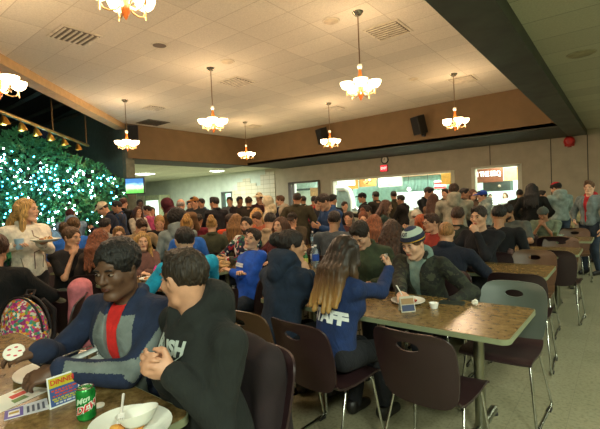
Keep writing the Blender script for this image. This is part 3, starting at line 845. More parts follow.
# dropped soffits round the main ceiling and the big beam over the aisle
struct('beam_aisle', MB().box(-1.19, -.77, -4.5, D, BZ, CZ + .1), mat('#454a40', .6, 0, .18, 2.5))
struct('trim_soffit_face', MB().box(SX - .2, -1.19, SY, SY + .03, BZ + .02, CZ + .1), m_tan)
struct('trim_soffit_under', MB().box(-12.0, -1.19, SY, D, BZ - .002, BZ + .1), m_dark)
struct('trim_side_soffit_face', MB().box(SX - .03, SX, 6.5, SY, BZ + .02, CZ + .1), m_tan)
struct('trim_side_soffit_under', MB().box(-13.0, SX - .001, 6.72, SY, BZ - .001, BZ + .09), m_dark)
dv = Vector((-11.75 + 1.4, 6.45 + 4.5, 0)).normalized(); dn = Vector((-dv.y, dv.x, 0))      # dn points into the atrium
p0, p1 = Vector((-1.4, -4.5, 0)), Vector((-11.85, 6.55, 0))
if dn.x > 0: dn = -dn
q = lambda a, b: [(v.x, v.y) for v in (a, b, b + dn * .28, a + dn * .28)]
struct('trim_atrium_fascia', MB().prism(q(p0, p1), CZ - .16, CZ + .1), mat('#c9a878', .8, 0, .05))
# walls
m_wall = mat('#b0a791', .8, 0, .05, 3, .15, 90)
m_wall_g = mat('#b9c4b4', .8, 0, .05, 3)
H1, W1, W2, W3 = 2.34, (-11.67, -10.02), (-9.37, -4.47), (-3.83, -2.46)
wb = MB(); SILL = 1.02
for x0, x1, z0, z1 in ((-13.1, W1[0], 0, WZ + .1), (W1[1], W2[0], 0, WZ + .1), (W2[1], W3[0], 0, WZ + .1), (W3[1], 5, 0, WZ + .1),
                       (W1[0], W1[1], 0, SILL), (W2[0], W2[1], 0, SILL), (W3[0], W3[1], 0, SILL), (W1[0], W1[1], H1, WZ + .1), (W2[0], W2[1], H1 - .04, WZ + .1), (W3[0], W3[1], H1, WZ + .1)):
    wb.box(x0, x1, D, D + .22, z0, z1)
struct('wall_serving', wb, m_wall)
for i, x in enumerate((-3.3, -1.64, -.76)):
    struct('trim_wall_joint_%d' % (i + 1), MB().box(x - .012, x + .012, D - .006, D + .01, 2.42 if i == 0 else 0, BZ), mat('#4f4a42', .8))
struct('wall_corridor_end', MB().box(-26, -16.2, D, D + .22, 0, WZ + .1).box(-15.45, -13.1, D, D + .22, 0, WZ + .1).box(-16.2, -15.45, D, D + .22, 2.1, WZ + .1), m_wall_g)
# stepped field of pale glazed block
m, nt, b = new_mat('pale_block')
br = N(nt, 'ShaderNodeTexBrick'); br.inputs['Scale'].default_value = 1.; br.inputs['Brick Width'].default_value = .4; br.inputs['Row Height'].default_value = .2; br.inputs['Mortar Size'].default_value = .012; br.offset = 0
br.inputs['Color1'].default_value = lin('#c3bb9e'); br.inputs['Color2'].default_value = lin('#b7b093'); br.inputs['Mortar'].default_value = lin('#98927a')
mp = N(nt, 'ShaderNodeMapping'); mp.inputs['Rotation'].default_value = (-PI / 2, 0, 0); nt.links.new(coords(nt), mp.inputs[0]); nt.links.new(mp.outputs[0], br.inputs['Vector'])
nt.links.new(br.outputs['Color'], b.inputs['Base Color']); b.inputs['Roughness'].default_value = .5
pb = MB()
for x0, x1, z1 in ((-15.4, -15.0, 2.2), (-15.0, -14.6, 2.6), (-14.6, -14.1, 2.75), (-14.1, -13.7, 2.5), (-13.7, -13.4, 2.35), (-13.4, -13.0, 2.85), (-13.0, -12.5, 2.95)):
    pb.box(x0, x1, D - .03, D + .01, 0, z1)
struct('trim_stepped_block', pb, m)
struct('wall_end', MB().box(-26.2, -26, 7, D + .2, 0, WZ + .1), m_wall_g)
struct('wall_pier', MB().prism([(-11.98, 6.52), (-18.9, 7.0), (-18.9, 7.25), (-12.0, 6.8)], 0, 5.4), mat('#5c6c62', .8, 0, .08))
struct('trim_pier_edge', MB().box(-12.04, -11.84, 6.5, 6.78, 0, CZ - .16), mat('#6f6e5c', .7))
struct('wall_right', MB().box(5, 5.2, -4.5, 20, 0, 3.3), mat('#8f937c', .8))
struct('wall_rear', MB().box(-26, 5.2, -4.7, -4.5, 0, 5.6), mat('#6f6650', .85))
# atrium: dark night glazing and rafters
struct('wall_atrium', MB().box(-20.2, -20, -4.5, 7.1, 0, 6), mat('#16211d', .6))
struct('ceiling_atrium', MB().prism([(-20.2, -4.5), (-20.2, 7.2), (-11.9, 7.2), (-11.9, 6.6), (-1.5, -4.5)], 5.3, 5.4), mat('#1b1f1b', .8))
for i in range(7):
    a = p1 + (p0 - p1) * (i * .085 + .02); e = a + Vector((-9.5, .6, 0))
    struct('beam_rafter_%d' % (i + 1), MB().tube([(a.x, a.y, 4.75), (e.x, e.y, 5.25)], .07, 4), mat('#3c4238', .8))

# ---- kitchen behind the serving windows
m_mint = mat('#b9dccb', .6, 0, .04); m_white = mat('#eef0e6', .6, 0, .04)
struct('wall_kitchen_back', MB().box(-13, -1.0, 18, 18.2, 0, 3.2), m_mint)
struct('ceiling_kitchen', MB().box(-13, -1.0, D + .22, 18.2, 3.0, 3.1), m_white)
struct('wall_kitchen_side', MB().box(-13.2, -13, D + .22, 18.2, 0, 3.2), m_white)
struct('wall_kitchen_end', MB().box(-1.0, -.8, D + .22, 18.2, 0, 3.2), m_white)
mfr = mat('#d5d3bd', .45, 0, .04)
for i, (x0, x1) in enumerate((W1, W2, W3)):
    fb = MB(); z1 = H1 if i != 1 else H1 - .04
    fb.box(x0 - .05, x0 + .07, D - .03, D + .2, SILL, z1 + .04).box(x1 - .07, x1 + .05, D - .03, D + .2, SILL, z1 + .04).box(x0, x1, D - .03, D + .2, z1 - .02, z1 + .05).box(x0 - .05, x1 + .05, D - .16, D + .2, SILL - .05, SILL)
    if i == 0: fb.box(x0 + .16, x0 + .22, D + .02, D + .1, SILL, z1)
    struct('window_%d' % (i + 1), fb, mfr if i else mat('#5a4f44', .6))
m_fl = glow('#eafff0', 11)
for i, (x, y) in enumerate(((-10.8, 16), (-8.2, 15.6), (-8.2, 17), (-5.6, 15.6), (-5.6, 17), (-3.1, 15.4), (-3.1, 16.8))):
    t = thing('ceiling_light', ('long fluorescent ceiling fixture over the kitchen behind the widest serving window' if 1 <= i <= 4 else 'fluorescent ceiling fixture behind the narrow serving window by the block wall' if i == 0 else 'fluorescent ceiling fixture behind the serving window with the brown sign'), 'ceiling light', (x, y, 2.99), 0, 'kitchen fluorescent fixtures' if 1 <= i <= 4 else 'sign counter fluorescent fixtures' if i > 4 else None)
    MB().box(-.62, .62, -.17, .17, -.06, 0).build('housing', m_white, t, False)
    MB().box(-.58, .58, -.14, .14, -.075, -.055).build('diffuser', m_fl, t, False)
    L = bpy.data.lights.new('fixture_light', 'AREA'); L.shape = 'RECTANGLE'; L.size = 1.1; L.size_y = .28; L.energy = 105; L.color = (.90, 1., .92)
    lo = bpy.data.objects.new('fixture_light', L); COL.objects.link(lo); lo.location = (0, 0, -.09); lo.parent = t

# menu boards, hoods and other gear seen through the openings
def board(name, label, cat, pa, pb_, Y, m, th=.04):
    a = ony(*pa, Y); c = ony(*pb_, Y)
    t = thing(name, label, cat, ((a.x + c.x) / 2, Y, (a.z + c.z) / 2)); w, h = abs(c.x - a.x) / 2, abs(a.z - c.z) / 2
    MB().box(-w, w, 0, th, -h, h).build('panel', m, t, False); MB().box(-.03, .03, th, th + .1, h * .3, h * .8).build('mounting_bracket', mat('#777770', .5), t, False); return t, w, h
t, w, h = board('menu_board', 'yellow wooden menu board with white lettering strip above the kitchen counter', 'menu board', (337, 178), (358, 188.5), 16.2, mat('#c98e3c', .6))
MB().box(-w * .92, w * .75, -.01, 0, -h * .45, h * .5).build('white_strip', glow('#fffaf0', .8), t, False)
t, w, h = board('red_sign', 'small red sign hanging below the yellow wooden menu board', 'sign', (337.5, 187.5), (347.5, 190.5), 16.0, mat('#c4382c', .5))
t, w, h = board('picture_board', 'light wooden panel with a framed food picture over the kitchen counter', 'menu board', (359, 176), (376, 186), 16.3, mat('#b98746', .6))
MB().box(-w * .45, w * .5, -.012, 0, -h * .5, h * .5).build('picture', blotch('food_picture', ['#e8d8b0', '#8a5a2c', '#d9b060', '#5a3a20'], 9), t, False)
t, w, h = board('menu_screen', 'pale menu screen mounted above the grill beside the wooden picture panel', 'menu board', (378, 175), (402, 186), 16.3, mat('#b7aea0', .5))
MB().box(-w * .9, w * .9, -.01, 0, -h * .85, h * .85).build('screen', blotch('menu_print', ['#d8d2c4', '#e9e4d8', '#bba98c', '#9c8a78'], 7), t, False)
# ribbed green splashback
mb = MB(); a = ony(357, 187, 17.6); c = ony(452, 202, 17.6)
n = 70
for k in range(n):
    x = a.x + (c.x - a.x) * k / n; mb.box(x, x + (c.x - a.x) / n * .55, 17.5, 17.58, 0, 2.42)
o = mb.build('ribbed_panel', mat('#93bcae', .5, 0, .06), None, False); tag(o, 'wide green ribbed wall panel behind the kitchen counter', 'wall panel')
o = MB().box(-9.0, -4.6, 17.0, 17.6, 2.42, 2.72).build('shelf_rail', mat('#b58a5e', .6), None, False); tag(o, 'long wooden rail running above the green ribbed panel', 'shelf')
for i, px in enumerate((409, 428)):
    p = ony(px, 189, 16.0); t = thing('heat_lamp', ('white' if i == 0 else 'bluish') + ' glowing heat lamp hanging over the kitchen counter' + (' nearer the menu screen' if i == 0 else ' nearer the red banner'), 'lamp', p)
    MB().tube([(0, 0, .05), (0, 0, 3.0 - p.z)], .008, 5).build('cord', mat('#444444'), t)
    MB().lathe([(.02, .08), (.06, .05), (.10, -.05)], 14, cap=False).build('shade', mat('#d8d8d8', .3), t); MB().ball((0, 0, -.03), .05).build('bulb', glow('#e8f0ff' if i else '#ffffff', 14), t)
t, w, h = board('red_banner', 'red and white striped banner near the wooden end panel in the kitchen', 'sign', (434, 181), (446, 188), 16.4, zstripes('banner_stripe', [(0, '#c03a34'), (.3, '#f2ece0'), (.5, '#c03a34'), (.75, '#f2ece0')], -.2, .2))
t, w, h = board('wood_panel', 'orange wooden end panel at the end of the widest serving window', 'panel', (441, 172), (452, 184), 15.6, mat('#c9953f', .6))
t = thing('refrigerator_case', 'long white refrigerator case standing before the green ribbed panel', 'refrigerator', (-6.2, 16.7, 0))
MB().box(-1.5, 1.5, -.35, .35, 0, 1.72).build('cabinet', mat('#e9ece4', .4, 0, .03), t, False, bevel=.02)
for k in range(3): MB().box(-1.42 + k * .96, -.52 + k * .96, -.37, -.35, .2, 1.6).build('door', mat('#cfdad4', .25, 0, .04), t, False)
# steel hood and white arch machine at the left of the wide opening
mb = MB(); a = ony(352, 192, 16.0)
mb.tube([(a.x - 1.0, 16, 2.05), (a.x - .35, 16, 2.05), (a.x - .12, 16, 1.9), (a.x, 16, 1.5), (a.x + .05, 16, .0)], .12, 10)
o = mb.build('steam_duct', mat('#e9ebe4', .35, 0, .04)); tag(o, 'white curved duct arching down beside the grey curtain in the kitchen', 'duct')
mb = MB()
for k in range(14): mb.box(a.x - 1.0 + k * .065, a.x - .96 + k * .065, 16.25, 16.3, .9, 2.0)
o = mb.build('strip_curtain', mat('#7f8a7e', .5), None, False); tag(o, 'grey strip curtain hanging under the red sign in the kitchen', 'curtain')
for i, (x0, x1, y) in enumerate(((-9.3, -4.5, 15.1), (-3.8, -2.5, 15.0), (-11.6, -10.1, 15.3))):
    t = thing('serving_counter', ('long', 'short', 'narrow')[i] + ' pale serving counter behind the ' + ('widest serving window', 'serving window with the brown sign', 'serving window by the block wall')[i], 'counter', ((x0 + x1) / 2, y, 0))
    w = (x1 - x0) / 2
    MB().box(-w, w, -.3, .3, 0, .92).build('cabinet', mat('#cfd6c8', .4), t, False); MB().box(-w - .03, w + .03, -.34, .34, .92, .97).build('worktop', metal('#b9bcb6', .3), t, False)
    for k in range(int(w * 2 / .55)):
        x = x0 + .35 + k * .55; kk = thing('food_pan', 'shiny steel food pan set on the %s serving counter' % ('long', 'short', 'narrow')[i], 'pan', (x, y, .975), 0, 'pans on the %s counter' % ('long', 'short', 'narrow')[i])
        MB().lathe([(.0, .0), (.13, .0), (.17, .12), (.18, .12), (.14, .005)], 14).build('pan', metal('#c9ccc8', .25), kk)
        if k % 2 == 0: MB().lathe([(.18, .125), (.12, .2), (.02, .23), (.0, .235)], 14).build('lid', metal('#d4d6d2', .2), kk)
# sign counter
t, w, h = board('brown_sign', 'brown wooden sign with white capitals above the short serving counter', 'sign', (473, 169.5), (503, 181.5), 15.7, mat('#6e3f24', .6))
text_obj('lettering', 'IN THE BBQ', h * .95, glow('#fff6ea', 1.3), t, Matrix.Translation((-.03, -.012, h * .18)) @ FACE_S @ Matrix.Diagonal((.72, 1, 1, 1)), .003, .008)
t, w, h = board('exhaust_hood', 'dark steel exhaust hood below the brown wooden sign', 'hood', (483, 182), (510.5, 190.5), 15.9, mat('#39443e', .45), .5)
MB().ball((.1, -.01, 0), .05).build('emblem', mat('#c9b8a0', .5), t)
t, w, h = board('wood_panel', 'pale orange wooden panel beside the brown sign over the short counter', 'panel', (503.5, 168), (519, 180), 16.2, mat('#d5a566', .6))
# narrow window gear
t, w, h = board('exhaust_hood', 'pale steel hood with dark edge behind the narrow serving window', 'hood', (291, 184), (318, 189.5), 16.2, mat('#a9c3b8', .4), .6)
MB().box(-w, w, -.02, .0, -h, -h * .5).build('edge', mat('#46524c', .5), t, False)
t, w, h = board('menu_board', 'small cream and orange notice board behind the narrow serving window', 'menu board', (310, 188), (318, 196), 16.0, mat('#c9a070', .6))

# ---- corridor: lights, door, machine, screen
for i, (px, py, r) in enumerate(((131, 160.5, .24), (144.5, 173.5, .42), (217, 170.5, .30))):
    p = onz(px, py, WZ); p.z = WZ
    t = thing('ceiling_light', ('small round ceiling light just beside the dark pier', 'large round ceiling light above the wall television', 'round ceiling light in the low ceiling by the pale block wall')[i], 'ceiling light', p)
    MB().lathe([(r + .04, -.03), (r + .05, 0)], 24, cap=False).build('rim', m_white, t); MB().lathe([(0, -.05), (r * .7, -.045), (r, -.02), (r + .03, 0)], 24).build('diffuser', glow('#f4fff2', 12), t)
    L = bpy.data.lights.new('downlight', 'AREA'); L.shape = 'DISK'; L.size = r * 2; L.energy = (240, 480, 120)[i]; L.color = (.93, 1., .9)
    lo = bpy.data.objects.new('downlight', L); COL.objects.link(lo); lo.location = (0, 0, -.06); lo.parent = t
p = ony(227, 199, D)
t = MB().box(-16.25, -16.15, D - .03, D + .2, 0, 2.15).box(-15.5, -15.4, D - .03, D + .2, 0, 2.15).box(-16.25, -15.4, D - .03, D + .2, 2.1, 2.18); struct('door_1', t, mat('#4a4f48', .6))
struct('wall_passage', MB().box(-16.6, -15.0, 16.4, 16.5, 0, 3).box(-16.6, -16.5, D + .2, 16.5, 0, 3).box(-15.1, -15.0, D + .2, 16.5, 0, 3).box(-16.6, -15, D + .2, 16.5, 2.6, 2.7), mat('#c9e4d6', .7))
t = thing('ceiling_light', 'ceiling light glowing inside the doorway beside the pale block wall', 'ceiling light', (-15.8, 15.3, 2.59))
MB().box(-.3, .3, -.3, .3, -.04, 0).build('diffuser', glow('#f2fff4', 6), t, False)
L = bpy.data.lights.new('door_light', 'AREA'); L.size = .5; L.energy = 40; L.color = (.9, 1, .92); lo = bpy.data.objects.new('door_light', L); COL.objects.link(lo); lo.location = (0, 0, -.06); lo.parent = t
p = ony(157, 206, D - .5)
t = thing('drink_machine', 'pale green drink machine with a lit front against the corridor wall', 'vending machine', (p.x, D - .45, 0))
MB().box(-.75, .75, -.35, .35, 0, 2.25).build('cabinet', mat('#9fa984', .5), t, False, bevel=.03); MB().box(-.62, .62, -.37, -.35, 1.0, 1.95).build('lit_front', glow('#d8ffe6', 1.2), t, False)
MB().box(-.3, .3, -.40, -.37, .3, .7).build('hatch', mat('#39443c', .4), t, False)
t = MB().box(-24.6, -23.5, D - .04, D, 0, 2.3); struct('door_2', t, mat('#d9d6b4', .5))
p = at(135, 186, 11.4)
t = thing('television', 'flat television showing a green sports field on a wall arm beside the pier', 'television', p, rad(40))
MB().box(-.27, .27, -.03, .04, -.235, .235).build('bezel', mat('#141614', .35), t, False, bevel=.008)
m, nt, b = new_mat('match_on_screen')
s = N(nt, 'ShaderNodeSeparateXYZ'); nt.links.new(coords(nt), s.inputs[0]); r_ = N(nt, 'ShaderNodeMapRange'); r_.inputs['From Min'].default_value = -.2; r_.inputs['From Max'].default_value = .2
nt.links.new(s.outputs['Z'], r_.inputs[0]); ad = N(nt, 'ShaderNodeMath', operation='MULTIPLY_ADD'); ad.inputs[1].default_value = .35; nt.links.new(noise(nt, 9, 2), ad.inputs[0]); nt.links.new(r_.outputs[0], ad.inputs[2])
colr = ramp(nt, [(0, '#2f8a3c'), (.35, '#6cc860'), (.6, '#d8f2d8'), (.75, '#9fd8ee'), (.9, '#3c78b8')], ad.outputs[0]); nt.links.new(colr, b.inputs['Base Color']); nt.links.new(colr, b.inputs['Emission Color']); b.inputs['Emission Strength'].default_value = 1.3
MB().box(-.245, .245, -.036, -.03, -.205, .205).build('screen', m, t, False)
MB().box(-.05, .05, .04, .12, -.1, .1).tube([(0, .1, 0), (-.08, .35, 0), (-.10, .62, 0)], .025).build('wall_mount', mat('#2a2c2a', .4), t)
# fire alarm, clock, exit sign, loudspeakers
p = ony(569.5, 142.5, D)
t = thing('fire_alarm', 'red fire alarm horn high on the plain grey wall panel', 'alarm', (p.x, D, p.z))
MB().box(-.12, .12, -.05, 0, -.11, .09).build('base', mat('#b3201c', .4), t, False, bevel=.01); MB().lathe([(0, .10), (.09, .09), (.14, .03), (.14, 0), (.12, -.01)], 20, M=Matrix.Translation((0, -.05, .03)) @ Matrix.Rotation(PI / 2, 4, 'X')).build('horn', mat('#c8241f', .35), t)
MB().box(-.05, .05, -.01, 0, -.14, .12).build('mounting_plate', mat('#8a1a18', .5), t, False)
p = ony(385, 160, D)
t = thing('wall_clock', 'round black-rimmed wall clock above the glowing exit sign', 'clock', (p.x, D, p.z)); RX = Matrix.Rotation(PI / 2, 4, 'X')
MB().lathe([(.150, 0), (.155, .03), (.14, .05), (.118, .045), (.112, .03)], 32, M=RX, cap=False).build('rim', mat('#17130f', .35), t); MB().lathe([(0, .028), (.118, .028), (.118, 0)], 32, M=RX).build('dial', mat('#e9e4d4', .5, 0, .02), t)
hm = mat('#161412', .4)
MB().box(-.006, .006, -.038, -.032, -.01, .06).build('hour_hand', hm, t, False); MB().box(-.09, .012, -.036, -.030, -.004, .004).build('minute_hand', hm, t, False)
mk = MB()
for k in range(12): a = PI / 6 * k; mk.box(-.004, .004, -.034, -.028, .09, .108, M=Matrix.Rotation(a, 4, 'Y'))
mk.build('hour_marks', hm, t, False)
p = ony(385, 168.3, D)
t = thing('exit_sign', 'glowing red exit sign below the wall clock', 'exit sign', (p.x, D, p.z))
MB().box(-.17, .13, -.06, 0, -.125, .125).build('housing', mat('#5a2a22', .4), t, False, bevel=.008)
MB().box(-.155, .115, -.066, -.06, -.11, .11).build('lit_face', glow('#ff3a44', 1.6, '#c03030'), t, False)
text_obj('lettering', 'EXIT', .12, glow('#ffc8bc', 1.5), t, Matrix.Translation((-.02, -.068, 0)) @ FACE_S, .001, .004)
for i, (px, py, wx, wy, rz, where) in enumerate(((419, 125, 0, SY, rad(-28), 'on the tan band above the widest serving window'), (322.5, 136, 0, SY, rad(-25), 'on the tan band beside a hanging chandelier'), (133, 134, SX, 0, rad(60), 'on the side tan band near the dark pier'))):
    p = ony(px, py, SY - .2) if wy else Vector(ray(px, py) * ((SX + .25) / ray(px, py)[0])) + Vector((0, 0, EYE))
    t = thing('wall_speaker', 'black wall loudspeaker ' + where, 'speaker', p, rz)
    T_ = Matrix.Rotation(rad(14), 4, 'X')
    MB().box(-.15, .15, -.14, .14, -.26, .26, M=T_).build('cabinet', mat('#17150f', .5), t, False, bevel=.02)
    MB().box(-.135, .135, -.15, -.14, -.245, .245, M=T_).build('grille', mat('#0e0d0b', .8), t, False)
    MB().tube([(0, .1, .0), (0, .16, -.2)] , .03).box(-.05, .05, .12, .2, -.32, -.14).build('bracket', mat('#24201a', .5), t, False)
# ceiling diffusers and discs
m_ven = mat('#d6cdb6', .5); m_vd = mat('#6a5f4c', .7)
def vent(px, py, label, sz=.29, solid=False):
    p = onz(px, py, CZ); t = thing('ceiling_vent', label, 'vent', (p.x, p.y, CZ))
    MB().box(-sz, sz, -sz, sz, -.012, 0).build('frame', m_ven if not solid else m_vd, t, False)
    mb = MB(); md = MB()
    md.box(-sz * .86, sz * .86, -sz * .86, sz * .86, -.016, -.011)
    for k in range(7):
        y = -sz * .78 + sz * 1.56 * k / 6; mb.box(-sz * .82, sz * .82, y - .012, y + .012, -.03, -.014, M=None)
    md.build('opening', m_vd, t, False); mb.build('louvre_slats', m_ven if not solid else mat('#4f4636', .7), t, False)
vent(75, 36, 'square ceiling vent nearest the atrium edge of the tiled ceiling')
vent(237, 82, 'square ceiling vent just past the middle chandelier of the front row')
vent(388, 30.5, 'square ceiling vent beside the chandelier with the burnt-out bowl')
vent(463, 79.5, 'square ceiling vent just behind the chandelier closest to the big beam')
vent(154, 108, 'small square ceiling vent near the chandelier by the dark pier', .24)
vent(335, 108, 'small square ceiling vent behind the chandelier in front of the clock wall', .24)
vent(153, 122.5, 'dark brown ceiling grille close to the side tan band', .36, True)
vent(253, 126, 'thin ceiling vent close to the corner of the tan band', .24)
for i, (px, py, lb) in enumerate(((331, 21, 'round ceiling loudspeaker disc next to the chandelier with a burnt-out bowl'), (227.5, 61.5, 'round ceiling loudspeaker disc above the middle chandelier of the front row'), (413.5, 79, 'round ceiling disc near the chandelier closest to the beam'), (159.5, 45, 'small dark ceiling disc between two front chandeliers'))):
    p = onz(px, py, CZ); t = thing('ceiling_disc', lb, 'ceiling speaker', (p.x, p.y, CZ)); MB().lathe([(0, -.012), (.09, -.012), (.115, -.004), (.12, 0)], 24).build('grille', mat('#cbbd9f' if i != 3 else '#6a5a48', .7), t); MB().lathe([(.105, -.012), (.125, -.01), (.13, 0)], 24, cap=False).build('rim', m_ven, t)
p = onz(587, 57.5, 3.18)
t = thing('ceiling_disc', 'faint round ceiling disc in the low green ceiling past the beam', 'ceiling speaker', (-.38, 6.2, 3.18)); MB().lathe([(0, -.008), (.13, -.008), (.15, 0)], 28).build('grille', mat('#a8a484', .8), t); MB().lathe([(.14, -.009), (.155, -.008), (.16, 0)], 28, cap=False).build('rim', mat('#b2b096', .8), t)

# ---- chandeliers
m_amb = mat('#b5662a', .3, 0, .2, 20, coat=.5); m_brass = metal('#c2a070', .3); m_nick = metal('#cfc6b4', .25)
m_bowl = glow('#ffdfae', 9, '#fff2dc'); m_off = mat('#b8a27c', .5)
def chandelier(x, y, label, zb=2.88, rot=0., dead=None, power=95):
    t = thing('chandelier', label, 'chandelier', (x, y, zb), rot, 'hanging chandeliers')
    h = CZ - zb
    MB().lathe([(0, h - .05), (.045, h - .045), (.075, h - .012), (.08, h)], 20).build('canopy', m_nick, t)
    MB().tube([(0, 0, .47), (0, 0, h - .04)], .009, 8).build('rod', metal('#9c8468', .35), t)
    MB().lathe([(.0, .50), (.03, .49), (.034, .45), (.024, .43), (0, .43)], 16).build('collar', mat('#f2ead8', .3), t)
    MB().lathe([(0, .44), (.016, .435), (.026, .36), (.036, .24), (.040, .16), (.030, .13), (.042, .10), (.036, .05), (.02, .02), (.010, .0), (0, -.01)], 18).build('turned_stem', m_amb, t)
    for k in range(5):
        a = rad(72 * k + 8); M = Matrix.Rotation(a, 4, 'Z') @ Matrix.Diagonal((.80, .85, 1, 1))
        arm = MB().tube([(.03, 0, .12), (.09, 0, .075), (.16, 0, .06), (.22, 0, .075), (.245, 0, .11), (.25, 0, .14)], [.009, .008, .0075, .0075, .009, .016], 8, M=M).tube([(.05, 0, .10), (.1, 0, .14), (.13, 0, .13), (.12, 0, .10)], .005, 6, M=M).tube([(.25, 0, .13), (.255, 0, .055)], [.012, .006], 6, M=M).build('arm', m_brass, t)
        off = dead is not None and k == dead
        MB().lathe([(.012, .14), (.05, .148), (.085, .172), (.105, .205), (.112, .235), (.106, .232), (.08, .18), (.045, .158), (0, .152)], 20, M=M @ Matrix.Translation((.25, 0, 0))).build('bowl_shade', m_off if off else m_bowl, arm)
    L = bpy.data.lights.new('bulbs', 'POINT'); L.energy = power; L.color = (1., .69, .45); L.shadow_soft_size = .22
    lo = bpy.data.objects.new('bulbs', L); COL.objects.link(lo); lo.location = (0, 0, .10); lo.parent = t
    return t
chandelier(-2.84, 5.05, 'brass chandelier with one burnt-out bowl, hung near the beam in the front row', rot=rad(5), dead=1)
chandelier(-6.05, 5.1, 'lit brass chandelier, middle of the front row over the tables', rot=rad(20))
chandelier(-9.22, 5.12, 'lit brass chandelier hung in front of the dark pier', rot=rad(33))
chandelier(-2.8, 9.0, 'lit brass chandelier closest to the beam, in front of the tan band with the loudspeaker', rot=rad(12))
chandelier(-6.1, 9.1, 'lit brass chandelier hung in front of the loudspeaker over the narrow serving window', rot=rad(28))
chandelier(-9.3, 9.12, 'lit brass chandelier farthest back, near the corner of the tan bands', rot=rad(47))
p = at(126, 19, 3.5); chandelier(p.x, p.y, 'lit brass chandelier cut by the top edge of the picture', p.z, rad(15))
p = at(-1, 100, 4.6); chandelier(p.x, p.y, 'lit brass chandelier at the edge of the picture before the dark rafters', p.z, rad(10))

# ---- pipe with brass spot lamps in the atrium
a, c = at(-60, 93, 5.6), at(88, 145.5, 11.1)
a.z = c.z = 3.28
dirp = (c - a).normalized()
t = thing('lamp_rail', 'long yellow-lit pipe rail hung from rods in front of the dark rafters', 'lamp rail', (0, 0, 0))
MB().tube([a, c], .035, 10).build('pipe', metal('#a08a50', .4), t)
for px, d_ in ((51, 9.0), (89, 11.0)):
    k = min(1, max(0, ((at(px, 130, d_) - a).dot(dirp)) / (c - a).length)); b_ = a + (c - a) * k
    MB().tube([b_, (b_.x, b_.y, 5.2)], .018, 8).build('hanger_rod', metal('#6a5a40', .4), t)
m_gold = metal('#d6a24a', .3); tc0 = at(42, 185, 12.0)
names = ('first', 'second', 'third', 'fourth', 'fifth', 'sixth')
for i, px in enumerate((2, 20, 35, 49, 63, 77)):
    lo_, hi_ = 0., 1.
    for _ in range(40):
        k = (lo_ + hi_) / 2; w_ = a + (c - a) * k; cc = CM.T @ np.array([w_.x, w_.y, w_.z - EYE])
        if 300 + FPX * cc[0] / cc[2] < px: lo_ = k
        else: hi_ = k
    t = thing('spot_lamp', 'brass cone spot lamp on the pipe rail, %s from the picture edge' % names[i], 'spot lamp', (w_.x, w_.y, w_.z), rad(40), 'brass spot lamps', .78)
    L = bpy.data.lights.new('spot_beam', 'SPOT'); L.energy = 60; L.spot_size = rad(75); L.color = (.62, 1., .85); L.shadow_soft_size = .05
    lo = bpy.data.objects.new('spot_beam', L); COL.objects.link(lo); lo.parent = t; lo.location = (0, -.06, -.30); lo.rotation_euler = (Vector((tc0.x + .25 * (i - 2.5) * 1.2, tc0.y, 1.8)) - Vector((w_.x, w_.y, w_.z - .3))).to_track_quat('-Z', 'Y').to_euler(); lo.rotation_euler.z -= rad(40)
    MB().tube([(0, 0, -.03), (0, 0, -.10)], .014, 6).build('stem', metal('#7a6236', .4), t)
    MB().lathe([(.02, -.08), (.045, -.10), (.075, -.17), (.11, -.27), (.105, -.27), (.07, -.18), (0, -.14)], 16, M=Matrix.Rotation(rad(18), 4, 'X')).build('shade', m_gold, t)
    MB().ball((0, 0, -.24), .05, 10, M=Matrix.Rotation(rad(18), 4, 'X')).build('bulb', glow('#ffd890', 5), t)

# ---- indoor evergreen wound with fairy lights
rs = np.random.RandomState(11)
tc = at(42, 185, 12.0)
t = thing('evergreen_tree', 'huge indoor evergreen wound with white and blue fairy lights', 'tree', (tc.x, tc.y, 0))
rt = Vector((CM[0, 0], CM[1, 0], 0)).normalized(); fw = Vector((CM[0, 2], CM[1, 2], 0)).normalized()
blobs = []
for (u, zz, r, w) in ((-1.6, 1.3, 1.3, 1.0), (-.2, 1.2, 1.3, 1.0), (1.1, 1.1, 1.15, .9), (-1.7, 2.4, 1.15, .9), (-.3, 2.6, 1.1, .9), (.9, 2.1, 1.0, .8), (-1.6, 3.2, .75, .7), (-.6, 3.35, .62, .6), (.35, 3.0, .62, .6), (1.75, 1.9, .62, .6), (2.15, 2.05, .38, .4), (-2.8, 2.2, 1.3, .9), (-2.8, 3.2, .8, .7), (1.5, 2.5, .45, .5)):
    blobs.append((rt * u + Vector((0, 0, zz)), r, w))
vs, fs, n = [], [], 0
def sprig(c, nrm, L):
    global n
    up = Vector((0, 0, 1)); ax = (nrm + Vector(rs.randn(3)) * .5 + Vector((0, 0, -.35))).normalized()
    sd = ax.cross(Vector(rs.randn(3))).normalized(); th = ax.cross(sd)
    for sgn in range(3):
        s2 = sd * math.cos(sgn * 1.05) + th * math.sin(sgn * 1.05); w = L * .22
        vs.extend([c - s2 * w * .3, c + ax * L * .5 - s2 * w, c + ax * L, c + ax * L * .5 + s2 * w]); fs.append((n, n + 1, n + 2, n + 3)); n += 4
surf = []
for (c, r, w) in blobs:
    for k in range(int(1250 * r * r)):
        v = Vector(rs.randn(3)).normalized()
        if v.dot(fw) > .45: continue
        rr = r * (.72 + .3 * rs.rand()); p = c + (rt * v.dot(rt) + fw * v.dot(fw) * w + Vector((0, 0, v.z))) * rr
        if p.z < .1: continue
        sprig(p, v, (.10 + .09 * rs.rand())); surf.append((p + v * .06, v))
me = bpy.data.meshes.new('foliage'); me.from_pydata([tuple(v) for v in vs], [], fs); me.update()
m, nt, b = new_mat('evergreen_needles'); nt.links.new(ramp(nt, [(.3, '#2f7a54'), (.55, '#56985e'), (.75, '#98a868')], noise(nt, 2.2, 4)), b.inputs['Base Color']); b.inputs['Roughness'].default_value = .6
link('foliage', me, t, m)
